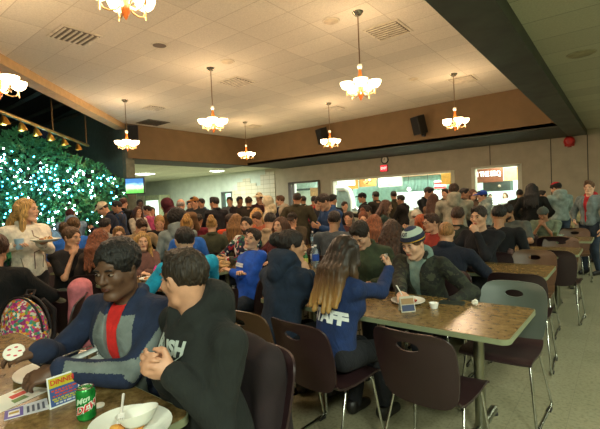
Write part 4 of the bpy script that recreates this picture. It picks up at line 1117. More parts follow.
MB().tube([(0, 0, 0), (.03, 0, 1.2), (-.05, 0, 2.4), (0, 0, 3.2)], [.16, .13, .09, .03], 10).build('trunk', mat('#4a3826', .9, 0, .3, 12), t)
mb = MB()
for (c, r, w) in blobs: mb.tube([(0, 0, min(2.2, c.z * .7)), tuple(c * .55 + Vector((0, 0, c.z * .42))), tuple(c)], [.05, .035, .015], 6)
mb.build('branches', mat('#4a3826', .9, 0, .3, 12), t)
bulb_me = [MB().ball((0, 0, 0), .019, 6).mesh('bulb') for _ in range(2)]
bm_ = [glow('#c8f0ff', 40), glow('#38b0ff', 42)]
wire = mat('#12301e', .6)
front = [(p, v) for p, v in surf if v.dot(fw) < .1]
sname = ('around the crown beside the rail end', 'across the middle of the foliage', 'low along the skirt of the foliage', 'trailing to the tip by the pier', 'over the top boughs', 'in the deep shade near the edge of the picture')
for si, (u0, z0, u1, z1, amp) in enumerate(((-1.3, 3.0, 1.3, 2.3, .35), (-2.2, 2.2, 1.6, 1.9, .45), (-2.2, 1.55, 1.9, 1.35, .25), (.3, 2.5, 2.4, 2.1, .3), (-2.4, 3.4, .2, 2.6, .4), (-2.9, 2.0, -.6, 1.7, .4))):
    st = thing('fairy_lights', 'white and blue fairy lights ' + sname[si], 'fairy lights', (tc.x, tc.y, 0), 0, 'fairy lights on the evergreen')
    pts = []; nb = 78
    for k in range(nb):
        f = k / (nb - 1); tx = u0 + (u1 - u0) * f + .12 * rs.randn(); tz = z0 + (z1 - z0) * f + amp * math.sin(f * 21 + si) + .10 * rs.randn()
        best = min(front, key=lambda pv: (pv[0].dot(rt) - tx) ** 2 + (pv[0].z - tz) ** 2 + .02 * max(0, pv[0].dot(fw) + 1) ** 2)
        pts.append(best[0] + best[1] * .03 - fw * .03)
    MB().tube(pts, .004, 4).build('wire', wire, st)
    for k, p in enumerate(pts):
        w2 = 0 if rs.rand() < .5 else 1; bo = link('bulb', bulb_me[w2], st, bm_[w2] if len(bulb_me[w2].materials) == 0 else None); bo.location = p
t2 = MB().lathe([(0, .0), (.6, 0), (.7, .45), (.66, .45), (.6, .4), (0, .4)], 28).build('planter', mat('#3c3026', .8), t)
# ------------------------------------------------------------------ furniture
m_shell = mat('#2b191c', .42, 0, .08, 4); m_shell_warmlit = mat('#5c4430', .4, 0, .08, 5); m_shell_sheen = mat('#56615a', .4, 0, .06, 4)  # one dark shell; warm light and grey-green sheen are painted into the copies
m_chrome = metal('#b9bab2', .22); m_foot = mat('#22211f', .6)
def chair_meshes():
    """bent shell with an oval hand hole on two bent-wire side frames; faces +y, origin on the floor"""
    # backrest: rings between the hole and the rounded outline, thick and bowed
    n = 48; W_, Hh = .225, .42
    out = []
    for k in range(n):
        a = 2 * PI * k / n; ca, sa = math.cos(a), math.sin(a)
        e = 5.0; r = (abs(ca / W_) ** e + abs(sa / (Hh / 2)) ** e) ** (-1 / e)
        out.append((r * ca, r * sa))
    hole = [(.062 * math.cos(2 * PI * k / n), .125 + .026 * math.sin(2 * PI * k / n)) for k in range(n)]
    rings = [[(h[0] + (o[0] - h[0]) * t, h[1] + (o[1] - h[1]) * t) for h, o in zip(hole, out)] for t in (0, .15, .4, .7, 1)]
    def pos(x, z, off):
        z0 = .63 + z; x *= 1 - .10 * max(0, (.63 - z0)) / .2
        y = -.20 - .30 * (z0 - .42) + .07 * (x / W_) ** 2 * (.6 + .4 * (z0 - .42)) + off
        if z0 > .80: y -= (z0 - .80) * .3
        return (x, y, z0)
    vs = []; fs = []
    for off in (0, -.013):
        for rg in rings: vs += [pos(x, z, off) for x, z in rg]
    R = len(rings)
    for side in (0, 1):
        b = side * R * n
        for i in range(R - 1):
            for k in range(n):
                q = (b + i * n + k, b + i * n + (k + 1) % n, b + (i + 1) * n + (k + 1) % n, b + (i + 1) * n + k)
                fs.append(q if side else q[::-1])
    for i in (0, R - 1):
        for k in range(n):
            q = (i * n + k, i * n + (k + 1) % n, R * n + i * n + (k + 1) % n, R * n + i * n + k); fs.append(q if i else q[::-1])
    mb = MB(); mb.add(vs, fs); back = mb.mesh('backrest'); back.set_sharp_from_angle(angle=rad(40))
    # seat, curving up into the back
    prof = [(-.185, .468), (-.165, .447), (-.12, .435), (-.04, .432), (.06, .438), (.15, .446), (.205, .444), (.235, .430)]
    vs = []; m_ = 9
    for off in (0, -.014):
        for (y, z) in prof:
            for j in range(m_):
                u = -1 + 2 * j / (m_ - 1); w = .205 + .018 * math.sin((y + .2) * 5); vs.append((u * w, y, z + off + .012 * u * u))
    fs = []; P_ = len(prof)
    for s_ in (0, 1):
        b = s_ * P_ * m_
        for i in range(P_ - 1):
            for j in range(m_ - 1):
                q = (b + i * m_ + j, b + i * m_ + j + 1, b + (i + 1) * m_ + j + 1, b + (i + 1) * m_ + j); fs.append(q if not s_ else q[::-1])
    ring = [j for j in range(m_)] + [i * m_ + m_ - 1 for i in range(1, P_)] + [(P_ - 1) * m_ + j for j in range(m_ - 2, -1, -1)] + [i * m_ for i in range(P_ - 2, 0, -1)]
    for a, b in zip(ring, ring[1:] + ring[:1]): fs.append((a, a + P_ * m_, b + P_ * m_, b))
    mb = MB(); mb.add(vs, fs); seat = mb.mesh('seat'); seat.set_sharp_from_angle(angle=rad(40))
    frames = []
    for q in (-1, 1):
        x = q * .185; xo = q * .235
        frames.append(MB().tube([(x * .5, .13, .422), (x, .15, .418), (x + q * .012, .165, .40), (xo, .215, .03), (xo, .205, .012), (xo, .18, .009), (xo, -.21, .009), (xo, -.235, .012), (xo, -.24, .03), (x + q * .012, -.10, .405), (x, -.09, .420), (x * .5, -.07, .422)], .0085, 8).mesh('side_frame'))
    bar = MB().tube([(-.18, .13, .424), (.18, .13, .424)], .008, 8).tube([(-.18, -.07, .424), (.18, -.07, .424)], .008, 8).mesh('cross_bar')
    glide = MB().box(-.014, .014, -.03, .03, 0, .012).mesh('glide', False)
    return back, seat, frames, bar, glide
CM_ = chair_meshes()
def make_chair(label, m, group=None):
    t = thing('cafeteria_chair', label, 'chair', (0, 0, 0), 0, group)
    link('backrest', CM_[0], t, m if len(CM_[0].materials) == 0 else [m]); link('seat', CM_[1], t, (m_shell if m is m_shell_sheen else m) if len(CM_[1].materials) == 0 else [m_shell if m is m_shell_sheen else m])
    for fr in CM_[2]: link('side_frame', fr, t, m_chrome if len(fr.materials) == 0 else None)
    link('cross_bar', CM_[3], t, m_chrome if len(CM_[3].materials) == 0 else None)
    for q in (-1, 1):
        for y in (-.17, .16):
            g = link('glide', CM_[4], t, m_foot if len(CM_[4].materials) == 0 else None); g.location = (q * .235, y, 0)
    return t
PROTO = {}
def chair(x, y, deg, label, kind='dark', group=None):
    if kind not in PROTO:
        PROTO[kind] = make_chair(label, {'dark': m_shell, 'tan': m_shell_warmlit, 'grey': m_shell_sheen}[kind], group); o = PROTO[kind]  # tan carries painted warm light, grey a painted sheen
        o.location = (x, y, 0); o.rotation_euler = (0, 0, rad(deg)); return o
    return dup(PROTO[kind], (x, y, 0), rad(deg), label, group)

def top_mat():
    m, nt, b = new_mat('speckled_laminate')
    nt.links.new(ramp(nt, [(.28, '#4a3a22'), (.45, '#6e5833'), (.58, '#846c42'), (.75, '#9c875c')], noise(nt, 26, 6, None, .7)), b.inputs['Base Color'])
    b.inputs['Roughness'].default_value = .27
    return m
m_top = top_mat(); m_edge = mat('#868c6e', .4, 0, .05); m_post = metal('#8f9080', .35); m_postd = mat('#3b3a33', .5)
TABLES = []
def table(x, y, L, Wd, label, deg=0., h=.74, group=None):
    t = thing('cafeteria_table', label, 'table', (x, y, 0), rad(deg), group)
    TABLES.append((x, y, L, Wd, deg))
    top = MB().prism(rrect(L - .012, Wd - .012, .045), h - .028, h).build('tabletop', m_top, t)
    MB().prism(rrect(L, Wd, .05), h - .031, h - .0025).build('edge_band', m_edge, top)
    for q in (-1, 1):
        xx = q * (L / 2 - .26)
        MB().tube([(xx, 0, .03), (xx, 0, h - .03)], .032, 14).build('post', m_post, t)
        MB().tube([(xx, -Wd * .40, .032), (xx, Wd * .40, .032)], .026, 10).build('foot_bar', m_post, t)
        MB().box(xx - .06, xx + .06, -Wd * .36, Wd * .36, h - .05, h - .03).build('bracket', m_postd, t, False)
        for s_ in (-1, 1): MB().lathe([(.03, 0), (.03, .012), (.012, .02), (0, .02)], 12, M=Matrix.Translation((xx, s_ * Wd * .38, 0))).build('levelling_foot', m_foot, t)
    return t
# ------------------------------------------------------------------ tables
table(-1.38, 2.66, 1.84, .73, 'brown speckled table in the open, shiny with chandelier reflections, beside the sweatshirt reading STAFF', -1.5)
table(-1.47, 4.48, 1.86, .72, 'brown table with an empty end behind the chair back with painted grey-green sheen', 0)
table(-1.35, 6.10, 1.86, .72, 'brown table behind the big dark chair back, food scraps on it', 0)
table(-1.30, 7.64, 1.86, .72, 'brown table where the person in the grey knit beanie is eating', 0)
table(-1.28, 9.3, 1.86, .72, 'small-looking brown table end just past the person with the red scarf', 0)
table(-2.17, .53, 1.84, .73, 'brown speckled table with the green soda can and foam plates', 0)
table(-3.95, 2.82, 1.75, .72, 'light table covered with food wrappers before the printed holiday sweater', 90)
table(-2.72, 3.76, 1.15, .66, 'dim table with green and blue bottles behind the bun hairstyle', 0)
table(-3.45, 5.45, 1.84, .72, 'table with paper cups in front of the smiling long-haired woman', 0)
table(-5.85, 2.62, 1.1, .56, 'pale table with a water bottle beside the woman resting her cheek on her hand', 80)
table(-5.9, 4.9, 1.84, .72, 'crowded table where the person in the tan jacket bows over food', 90)
table(-7.6, 4.5, 1.84, .72, 'table under the evergreen loaded with plates and a red cloth', 80)

SK = dict(w='#d0a283', p='#dcb092', d='#5d3b28', b='#8d6044', t='#b98a68')
# ================= near the camera =================
def jacket_paint(fc, k):
    R, n, c = k['Rt'], k['nck'], k['chs']
    q = (fc - c) @ R                     # torso axes: x right, y front, z up
    mi = np.zeros(len(fc), int)
    fr = (q[:, 1] > .03) & (q[:, 1] < .165) & (np.abs(q[:, 0]) < .105) & (q[:, 2] < .16)
    mi[fr] = 1
    for s_ in (-1, 1):
        S, E, W_, Rm = k['arms'][s_]
        for a, b in ((S, E), (E, W_)):
            ab = b - a; t = ((fc - a) @ ab) / ab.dot(ab); p = fc - (a + np.clip(t, 0, 1)[:, None] * ab); dd = np.linalg.norm(p, axis=1)
            out = np.array([s_ * 1., .15, .55]); out -= ab * out.dot(ab) / ab.dot(ab); out /= np.linalg.norm(out)
            m = (dd < .10) & (t > -.15) & (t < (1.05 if a is S else .93)) & ((p @ out) / np.maximum(dd, 1e-5) > .90)
            mi[m] = 1
    return mi, [cloth('#6b7471')]
bm = person('person in a navy and grey track jacket over a red shirt', 'near the soda can', 116, 243, 1.86, f=-45, wear=('jacket', '#1e2942'), hair=('afro', '#120f0e'), tone='#5e4230', hf=-40, hp=9,
            lean=14, wd=1.18, fine=True, aR=(42, 352, 1.74, 'px'), aL=(60, 371, 1.68, 'px'), handR=((12, 353, 1.72, 'px'), (-.6, -.2, -.6)), handL=((22, 381, 1.62, 'px'), (.35, -.35, -.9)), spread=.6, paint=jacket_paint, open_front=.55, under=('shirt', '#c3231f'), legs='#20222a', curl=.7, smin=.8, smax=1.2)
hm_ = person('person in a black hooded sweatshirt with short brown hair', 'clasping both hands', 183, 249, 1.62, f=-62, hf=-138, hp=4, lean=8, wear=('hoodie', '#181c1a'), hair=('short', '#241a10'), tone='#c08f72', wd=1.12, fine=True,
             aL=(172, 374, 1.42, 'px'), aR=(160, 368, 1.50, 'px'), elL=(-.3, -.5, -1), elR=(.2, -.3, -1), handL=((.5, .75, .45), (.8, -.5, 0)), handR=((-.45, .75, .5), (-.8, -.5, 0)), curl=.9, legs='#1a1c22', under=('shirt', '#8f9c97'), smin=.8)
decal_on(hm_, hm_['garment'], 'RUSH', .07, mat('#a9b5ae', .8), hm_['chs'] + hm_['Rt'] @ np.array([-.01, .1, .115]), hm_['Rt'] @ np.array([-.25, 1, .1]), (0, 0, 1), bold=.004, far=.08)
decal_on(bm, bm['garment'], 'US', .085, mat('#c9ceca', .8), bm['chs'] + bm['Rt'] @ np.array([.075, .1, .0]), bm['Rt'] @ np.array([.35, 1, .1]), (0, 0, 1), bold=.004)
m_ombre = lambda z: zstripes('ombre_hair', [(0, '#c29a58'), (.35, '#a07a42'), (.62, '#5a4026'), (.85, '#2c2016'), (1, '#241a13')], z - .42, z + .10, .5, .22)
st = person('person in a blue sweatshirt with STAFF on the back', 'and long ombre hair', 345, 236, 2.60, w=-6, twist=-8, hf=128, hp=8, lean=13, wear=('sweater', '#162b56'), hair=('long', '#5a4026'), hairmat=m_ombre, hairL=.32, tone='#c99a7c', fem=True, fine=True,
            aR=(389, 269, 2.82, 'px'), aL='table', elR=(.35, .5, -1), handR=((-.35, .5, .8), (-.8, -.4, 0)), curl=1.0, legs='#16171d', shoes='#15120f', knees=.40, smin=.85)
decal_on(st, st['garment'], 'STAFF', .105, mat('#dfe6e4', .8), st['chs'] + st['Rt'] @ np.array([.0, -.1, -.085]), st['Rt'] @ np.array([0, -1, .05]), (0, 0, 1), bold=.007)
person('person in a dark navy jacket with dark hair in a bun', 'resting chin on hand', 291, 230, 2.93, w=-4, hf=98, hp=2, lean=16, wear=('hoodie', '#1d2a3c'), hair=('lowbun', '#1d1410'), tone='#b98968', fem=True, fine=True, aR='chin', aL='table', curl=1.0, legs='#14161c', wd=1.05)
m_hat = zstripes('striped_knit', [(0, '#5a1f24'), (.10, '#1b2238'), (.24, '#c79a2c'), (.30, '#1b2238'), (.56, '#aebfb4'), (.86, '#2a3350')], .015, .152)
m_camo = blotch('dark_camouflage', ['#23261e', '#2f3326', '#1b1d19', '#3d402f'], 9, .9, 'noise', [0, .42, .5, .6])
be = person('person in a dark patterned jacket and striped knit hat', 'bent over a plate', 413, 229, 3.2, f=-30, hf=-38, hp=20, lean=22, wear=('jacket', '#2a2d24'), wearmat=m_camo, hair=('crop', '#5a4028'), hat=('beanie', '#1b2238'), hatmat=m_hat, tone='#d3a68a', fine=True,
            aL=(452, 302, 2.95, 'px'), aR=(401, 296, 2.9, 'px'), under=('hoodie', '#6e827a'), open_front=.7, wd=1.1, curl=.8)
me = text_mesh('TOU', .036, 0, 'CENTER', .0015)
ht = [c for c in be['obj'].children if c.name.startswith('knit_hat')][0]
for v in me.vertices:
    a_ = v.co.x / .098; zz = .118 + v.co.y; rr = .104 if True else 0
    v.co = (-.094 * math.sin(a_) * -1 * (1 - .25 * max(0, (zz - .09) / .05)), (.114 * math.cos(a_)) * (1 - .26 * max(0, (zz - .09) / .05)) - .01, zz)
me.update(); link('lettering', me, ht, mat('#2a2440', .9))
person('person in an olive green jacket with bowed head', 'behind the STAFF sweatshirt', 360, 221, 3.65, f=-20, hf=-28, hp=38, lean=14, wear=('jacket', '#38402c'), hair=('short', '#21170f'), tone='#d0a184', aL='table', aR='table')
bw = person('person in a cream fleece jacket with long blonde hair', 'standing with a plate of food', 26, 198.5, 4.0, f=25, hf=62, hp=-2, pose='stand', lean=0, wear=('fleece', '#e2d6c6'), hair=('long', '#b08a50'), hairL=.36, tone='#d8a88a', fem=True, fine=False, vox=.009,
       aL=(40, 243, 3.78, 'px'), aR=(12, 247, 3.8, 'px'), handL=((-.2, .8, .1), (.2, 0, 1)), curl=.6, legs='#1c1618', smin=.8)
seam_on(bw, bw['garment'], [bw['nck'] + bw['Rt'] @ np.array([0, .1, -.05]), bw['wst'] + bw['Rt'] @ np.array([0, .1, -.16])], bw['Rt'] @ np.array([0, 1, 0]), .005, mat('#7a5a4a', .5), 'zip')
for q_ in (-1, 1): seam_on(bw, bw['garment'], [bw['wst'] + bw['Rt'] @ np.array([q_ * .11, .1, .02]), bw['wst'] + bw['Rt'] @ np.array([q_ * .08, .1, -.12])], bw['Rt'] @ np.array([q_ * .4, 1, 0]), .004, mat('#8a7a68', .6), 'pocket_seam')
person('person in a black top with brown hair', 'hunched at the very edge of the picture', -5, 234, 3.5, f=150, hf=178, lean=18, wear=('sweater', '#0b0b0d'), hair=('lowbun', '#3c2416'), tone='#b07f62', fem=True, wd=1.2)
# ================= right-hand tables =================
person('person in a thick navy coat with short sandy hair', 'at the second table', 446, 222, 3.95, w=2, hf=178, lean=12, wear=('jacket', '#151b2a'), hair=('crop', '#8a6238'), tone='#c99878', wd=1.22, aL='table', aR='table')
person('person with long curly brown hair in dark clothes', 'next to the navy coat', 391, 219.5, 4.15, w=6, hf=-165, lean=10, wear=('sweater', '#2a2320'), hair=('curly', '#3f2718'), hairL=.42, tone='#b98a6a', fem=True, wd=1.05)
person('person in a black T-shirt with dark hair', 'seen from behind at the third table', 497, 205, 4.98, w=0, hf=176, lean=12, wear=('tshirt', '#101216'), hair=('short', '#15110e'), tone='#a87a58', wd=1.15)
person('person with dark hair and fist at the mouth', 'facing the camera before the black T-shirt', 476, 206, 4.9, f=-30, hf=-28, lean=6, wear=('sweater', '#15161c'), hair=('short', '#2a1c14'), tone='#cf9f80', aL='mouth', aR='table', curl=1.2)
person('person with glasses and an orange collar', 'looking sideways behind the striped knit hat', 433, 213.5, 5.2, f=-50, hf=-62, lean=5, wear=('sweater', '#8c3026'), hair=('short', '#3c2416'), glasses=True, tone='#cf9d7d')
person('person in a dark green jacket with brown hair', 'seen from behind before the grey hoodie', 457.5, 207, 5.2, w=8, hf=170, lean=10, wear=('jacket', '#262d26'), hair=('short', '#3a2416'), tone='#b98b6b')
person('bearded person in a grey T-shirt', 'with a bowed head, facing the black T-shirt', 507, 204, 6.1, f=-28, hf=-30, hp=24, lean=14, wear=('tshirt', '#4c524e'), hair=('short', '#1c1410'), beard='#1c1410', tone='#a97c5c', wd=1.1)
person('person in a grey knit beanie and grey-green T-shirt', 'eating with both hands at the mouth', 543, 208, 7.1, f=-12, hf=-18, hp=28, lean=20, wear=('tshirt', '#6c7a66'), hair=('crop', '#1c1410'), hat=('beanie', '#4d544e'), tone='#9a6f52', aL='mouth', aR='mouth', wd=1.15)
person('ginger-haired person', 'mostly hidden behind the striped knit hat', 420.5, 214.5, 6.2, f=-160, hf=-160, wear=('sweater', '#5b3a2c'), hair=('bob', '#9c4a22'), tone='#d3a080', fem=True)
person('person with a pale knit hat', 'half hidden by the ginger hair', 416.5, 210.5, 6.9, f=170, hf=170, wear=('hoodie', '#8a8478'), hair=('crop', '#5b4636'), hat=('beanie', '#cfc6b4'), tone='#cfa283', hp=10)
# ================= standing before the serving windows =================
person('person in a grey marl sweater and red scarf', 'standing by the last wall panel', 589, 181, 7.6, f=-32, hf=-12, hp=0, pose='stand', lean=0, wear=('hoodie', '#6f7d80'), hood='none', under=('hoodie', '#a3222a'), open_front=.6, hair=('quiff', '#5b3c22'), tone='#dcae90', legs='#2e3846', aL='down', aR='pocket')
person('person in a grey hoodie and red-topped black beanie', 'standing with back turned', 556, 183, 7.7, f=205, hf=-120, hp=18, pose='stand', lean=5, wear=('hoodie', '#8a9a94'), hair=('short', '#2a1c14'), hat=('beanie', '#1c1a1c'), hatmat=zstripes('red_black_knit', [(0, '#1a181a'), (.62, '#a8202c')], .015, .152), tone='#c99a7a', legs='#39485a', aL='hold', aR='hold', wd=1.05)
person('person in a tan coat', 'bending behind the red scarf and the grey hoodie', 574, 207, 8.6, f=-130, hf=-120, hp=40, pose='stand', lean=42, wear=('jacket', '#b8a87c'), hair=('short', '#33241a'), tone='#c9997a', legs='#2f3038', aL='hold', aR='hold', smin=.7)
person('person in a long black coat with long dark hair', 'turned to the grey wall', 531, 183.5, 7.6, f=172, hf=-150, pose='stand', lean=2, wear=('coat', '#121311'), hair=('long', '#15100d'), hairL=.3, tone='#a97b5b', fem=True, wd=1.15, aL='pocket', aR='pocket')
person('person in profile with a hand raised to the face', 'next to the long black coat', 541.5, 190.5, 8.4, f=70, hf=85, pose='stand', wear=('jacket', '#4c5a4a'), hair=('short', '#241912'), tone='#d3a585', aR='mouth', aL='down', lean=2)
person('person in black before the brown sign', 'seen from behind with a short haircut', 519.5, 189.5, 9.6, f=178, hf=175, pose='stand', lean=4, wear=('jacket', '#17170f'), hair=('short', '#17110c'), tone='#b08560', wd=1.2, aL='hold', aR='hold')
person('person in a grey hoodie and blue baseball cap', 'standing in line', 482, 190.5, 8.0, f=-70, hf=-75, pose='stand', wear=('hoodie', '#9aa39c'), hair=('short', '#2b1e16'), hat=('cap', '#2747a8'), tone='#c9977a', aL='hold', aR='hold', lean=2)
person('person in a bulky grey hoodie with short brown hair', 'standing with back to the camera', 453.5, 183.5, 6.6, f=176, hf=178, pose='stand', wear=('hoodie', '#96917f'), hair=('short', '#3a2618'), tone='#bf9070', wd=1.2, lean=2, aL='hold', aR='hold', legs='#2a2c34')
person('person in a navy jacket with dark hair', 'between the grey hoodie and the blue cap', 464.5, 188, 8.6, f=100, hf=80, pose='stand', wear=('jacket', '#20242c'), hair=('short', '#1c140f'), tone='#b98566')
person('person with reddish hair', 'just behind the blue baseball cap', 473, 189.5, 9.6, f=40, hf=30, pose='stand', wear=('sweater', '#5c4638'), hair=('bob', '#4c2a18'), tone='#d6a888', fem=True)
person('tall person in a black jacket looking down', 'before the ribbed green panel', 428.5, 187, 8.6, f=60, hf=70, hp=18, pose='stand', wear=('jacket', '#14171c'), hair=('short', '#1a120d'), tone='#b98868', wd=1.05, smax=1.2)
person('person with long brown hair and tan top', 'seen from behind beside the tall black jacket', 433.5, 193.5, 8.1, f=165, hf=170, pose='stand', wear=('sweater', '#7b5c46'), hair=('long', '#4a2a18'), hairL=.34, tone='#cfa080', fem=True, smin=.8)
person('person in a brown jacket smiling', 'between the long brown hair and the bulky grey hoodie', 445, 188.5, 9.2, f=10, hf=-20, pose='stand', wear=('jacket', '#55504a'), hair=('short', '#2a1c12'), tone='#d0a080')
person('person in a dark coat', 'standing by the tray counter at the window', 400.5, 195, 9.4, f=-120, hf=-110, pose='stand', wear=('coat', '#1b1815'), hair=('short', '#17110c'), tone='#a97c5c', smin=.8)
person('person in a black cap and black jacket', 'in profile before the steam duct', 362, 193, 9.8, f=-80, hf=-86, pose='stand', wear=('jacket', '#171614'), hair=('short', '#1c1410'), hat=('cap', '#141312'), tone='#b58a68', aL='hold', aR='hold')
person('person in a dark brown jacket with short dark hair', 'in line under the wall clock', 375.5, 191.5, 10.2, f=-150, hf=-140, pose='stand', wear=('jacket', '#2b2620'), hair=('short', '#1f150e'), tone='#b3835f', wd=1.1)
person('person in an olive top with dark hair', 'in line below the menu screen', 393.5, 191, 10.4, f=-170, hf=-165, pose='stand', wear=('jacket', '#3a3524'), hair=('short', '#1d140e'), tone='#a87b5b', wd=1.05)
person('kitchen worker in a white coat', 'behind the short serving counter', 490, 194, 15.6, f=0, hf=10, pose='stand', wear=('coat', '#e6e6dc'), hair=('short', '#3a2618'), tone='#d8ac8c', chair=False)
person('kitchen worker in a grey jacket', 'behind the counter beside the exhaust hood', 505, 192.5, 16.2, f=-30, hf=-20, pose='stand', wear=('jacket', '#b3b9b0'), hair=('bob', '#5a3a22'), tone='#d8ac8c', fem=True)
# ================= middle of the crowd =================
person('person in a grey T-shirt with short dark hair', 'seen from behind past the bottles', 332.5, 211, 5.25, w=2, hf=172, lean=10, wear=('tshirt', '#4a5157'), hair=('short', '#2c1e16'), tone='#b08463', wd=1.25)
person('person in a blue and black jacket bending forward', 'before the narrow window', 325, 194, 6.6, f=-60, hf=-70, hp=24, pose='stand', lean=20, wear=('jacket', '#1f3d66'), hair=('short', '#2a1c13'), tone='#bf9070', wd=1.15, aL='hold', aR='hold')
person('person with a pale round face', 'just behind the blue and black jacket', 318, 198.5, 8.0, f=30, hf=20, pose='stand', wear=('jacket', '#2a2c34'), hair=('short', '#2a1a12'), tone='#d3a686')
person('person with dark hair in black', 'right behind the blue and black jacket, face turned away', 332.5, 194.5, 7.9, f=150, hf=140, pose='stand', wear=('jacket', '#16181c'), hair=('short', '#17110d'), tone='#b98a6a')
person('person in a grey top with brown hair', 'standing alone before the strip curtain', 344.5, 201.5, 9.2, f=20, hf=30, pose='stand', wear=('sweater', '#5d5a54'), hair=('short', '#3a2517'), tone='#cfa080', smin=.75)
person('person with a broad smile in a dark red top', 'beside the grey T-shirt', 349.5, 212, 6.5, f=-5, hf=-12, wear=('sweater', '#4c2a28'), hair=('short', '#2f2017'), tone='#d3a080')
person('person with auburn hair tied back', 'facing the camera behind the olive green jacket', 364.5, 211.5, 6.7, f=-10, hf=0, hp=12, wear=('sweater', '#6b6a64'), hair=('bun', '#6c3a20'), tone='#d8a886', fem=True)
person('person with tousled dark hair', 'seated between the black cap and the auburn hair', 366.5, 205.5, 8.0, f=-40, hf=-50, wear=('jacket', '#26241f'), hair=('quiff', '#1d140f'), tone='#b98a68')
person('person with a long ginger ponytail and a blue top', 'near the auburn hair', 374.5, 214.5, 5.9, f=170, hf=165, wear=('tshirt', '#2c4a8a'), hair=('long', '#7c4526'), hairL=.34, tone='#cfa080', fem=True)
person('person with loose brown hair and a dark green top', 'walking past the diners', 383, 200, 6.0, f=95, hf=85, hp=10, pose='stand', lean=6, wear=('sweater', '#28362e'), hair=('long', '#4a2d1c'), hairL=.22, tone='#c99a7a', fem=True, aL='hold', aR='hold', smin=.8)
person('person in a red jacket', 'standing before the narrow serving window', 314, 196, 10.2, f=150, hf=160, pose='stand', wear=('jacket', '#b02230'), hair=('short', '#2b1c13'), tone='#b98a68')
person('person in a dark green jacket', 'standing small beside the red jacket', 303, 196, 10.8, f=-160, hf=-160, pose='stand', wear=('jacket', '#2f3a2c'), hair=('short', '#1d150f'), tone='#b08462')
person('person in a big olive parka', 'standing with back turned before the block wall', 295.5, 193, 7.9, f=176, hf=172, pose='stand', wear=('coat', '#3d3826'), hair=('short', '#33241a'), tone='#b3835f', wd=1.25, aL='pocket', aR='pocket')
person('person in navy with light brown hair', 'standing just beyond the olive parka', 280, 195.5, 9.4, f=-120, hf=-100, pose='stand', wear=('jacket', '#20283a'), hair=('short', '#5b3d24'), tone='#cfa080')
person('person in a light grey hooded coat', 'back turned beside the olive parka', 284.5, 206, 7.2, f=-165, hf=-170, hp=10, wear=('hoodie', '#8f8674'), hair=('short', '#4a3524'), hat=('hood', '#8f8674'), tone='#cfa080', wd=1.15, smax=1.25)
person('person with a cap, glasses and hand on chin', 'seated at the paper cup table', 292, 212.5, 6.4, f=-8, hf=-10, hp=14, lean=12, wear=('sweater', '#4a4032'), hair=('short', '#1d150f'), hat=('cap', '#2a2018'), glasses=True, tone='#d0a080', aL='chin', aR='table')
person('person in an orange knit hat', 'half hidden behind the glasses and cap', 295.5, 207, 7.3, f=-160, hf=-160, wear=('jacket', '#55452c'), hair=('crop', '#4a3524'), hat=('beanie', '#b8752c'), tone='#cfa080')
person('person in a cream hoodie with the hood up', 'standing in profile before the block wall', 267, 197.5, 8.8, f=-100, hf=-100, hp=8, pose='stand', wear=('hoodie', '#c9bd9f'), hair=(None, '#333333'), hat=('hood', '#c9bd9f'), tone='#cfa080', wd=1.1)
person('person in dark red with a pale brimmed hat', 'standing near the cream hood', 259, 193.5, 9.8, f=20, hf=-20, pose='stand', wear=('jacket', '#3a1c1e'), hair=('short', '#2a1c14'), hat=('brimhat', '#d9c7a4'), tone='#b98a68')
person('person in a wide dark coat and brown cap', 'back turned near the pale brimmed hat', 248.5, 197, 9.6, f=170, hf=165, pose='stand', wear=('coat', '#2b241c'), hair=('short', '#241810'), hat=('cap', '#3a2c1e'), tone='#b08462', wd=1.25)
person('person in a black and red jacket', 'standing by the stepped pale block', 239.5, 196.5, 10.4, f=15, hf=25, pose='stand', wear=('jacket', '#241c20'), hair=('short', '#14100e'), tone='#8a5f44')
person('person in grey with black hair', 'standing in front of the small doorway', 229.5, 196.8, 10.8, f=-20, hf=-10, pose='stand', wear=('jacket', '#5a5e60'), hair=('short', '#15110e'), tone='#c09170')
person('person in a black jacket with dark wavy hair', 'standing mid-hall', 214, 197.3, 7.6, f=-150, hf=-120, pose='stand', wear=('jacket', '#15141a'), hair=('quiff', '#17110d'), tone='#c0906f', wd=1.05)
person('person in a slate blue top', 'standing small near the drink machine end of the line', 201, 198.5, 9.8, f=-60, hf=-40, pose='stand', wear=('jacket', '#4a6a84'), hair=('short', '#1f160f'), tone='#b98b6a')
m_xmas = blotch('holiday_print', ['#16213c', '#1b2a4a', '#16213c', '#a8242c', '#d8dcd8', '#2c6a4c', '#16213c', '#c9a0a0'], 30)
person('bearded person in a navy printed holiday sweater', 'leaning an arm on the wrapper table', 246, 217, 5.2, w=172, hf=-20, hp=-6, lean=-2, side=-4, wear=('sweater', '#18243e'), wearmat=m_xmas, hair=('short', '#1d1510'), beard='#2a1d15', tone='#c99c7c', aR='table', aL='hold', wd=1.15)
bs = person('person in a royal blue sweater lolling the head back', 'with folded arms', 252, 228.5, 4.35, f=-62, chairw=95, hf=-30, hp=-12, hr=-16, side=10, lean=-10, wear=('sweater', '#2452b4'), hair=('short', '#2c1e15'), tone='#cf9f80', aL='cross', aR='cross', wd=1.15, legs='#232a34', vox=.010)
decal_on(bs, bs['garment'], '===', .11, mat('#cfd6da', .8), bs['chs'] + bs['Rt'] @ np.array([0, .1, .03]), bs['Rt'] @ np.array([0, 1, .1]), (0, 0, 1), bold=.006)
person('smiling person with long wavy brown hair', 'in a maroon top behind the royal blue sweater', 280, 217, 5.35, f=-40, hf=-38, hp=-4, hr=-8, lean=2, wear=('sweater', '#4e1f24'), hair=('long', '#4a2d1b'), hairL=.36, tone='#d8a98a', fem=True)
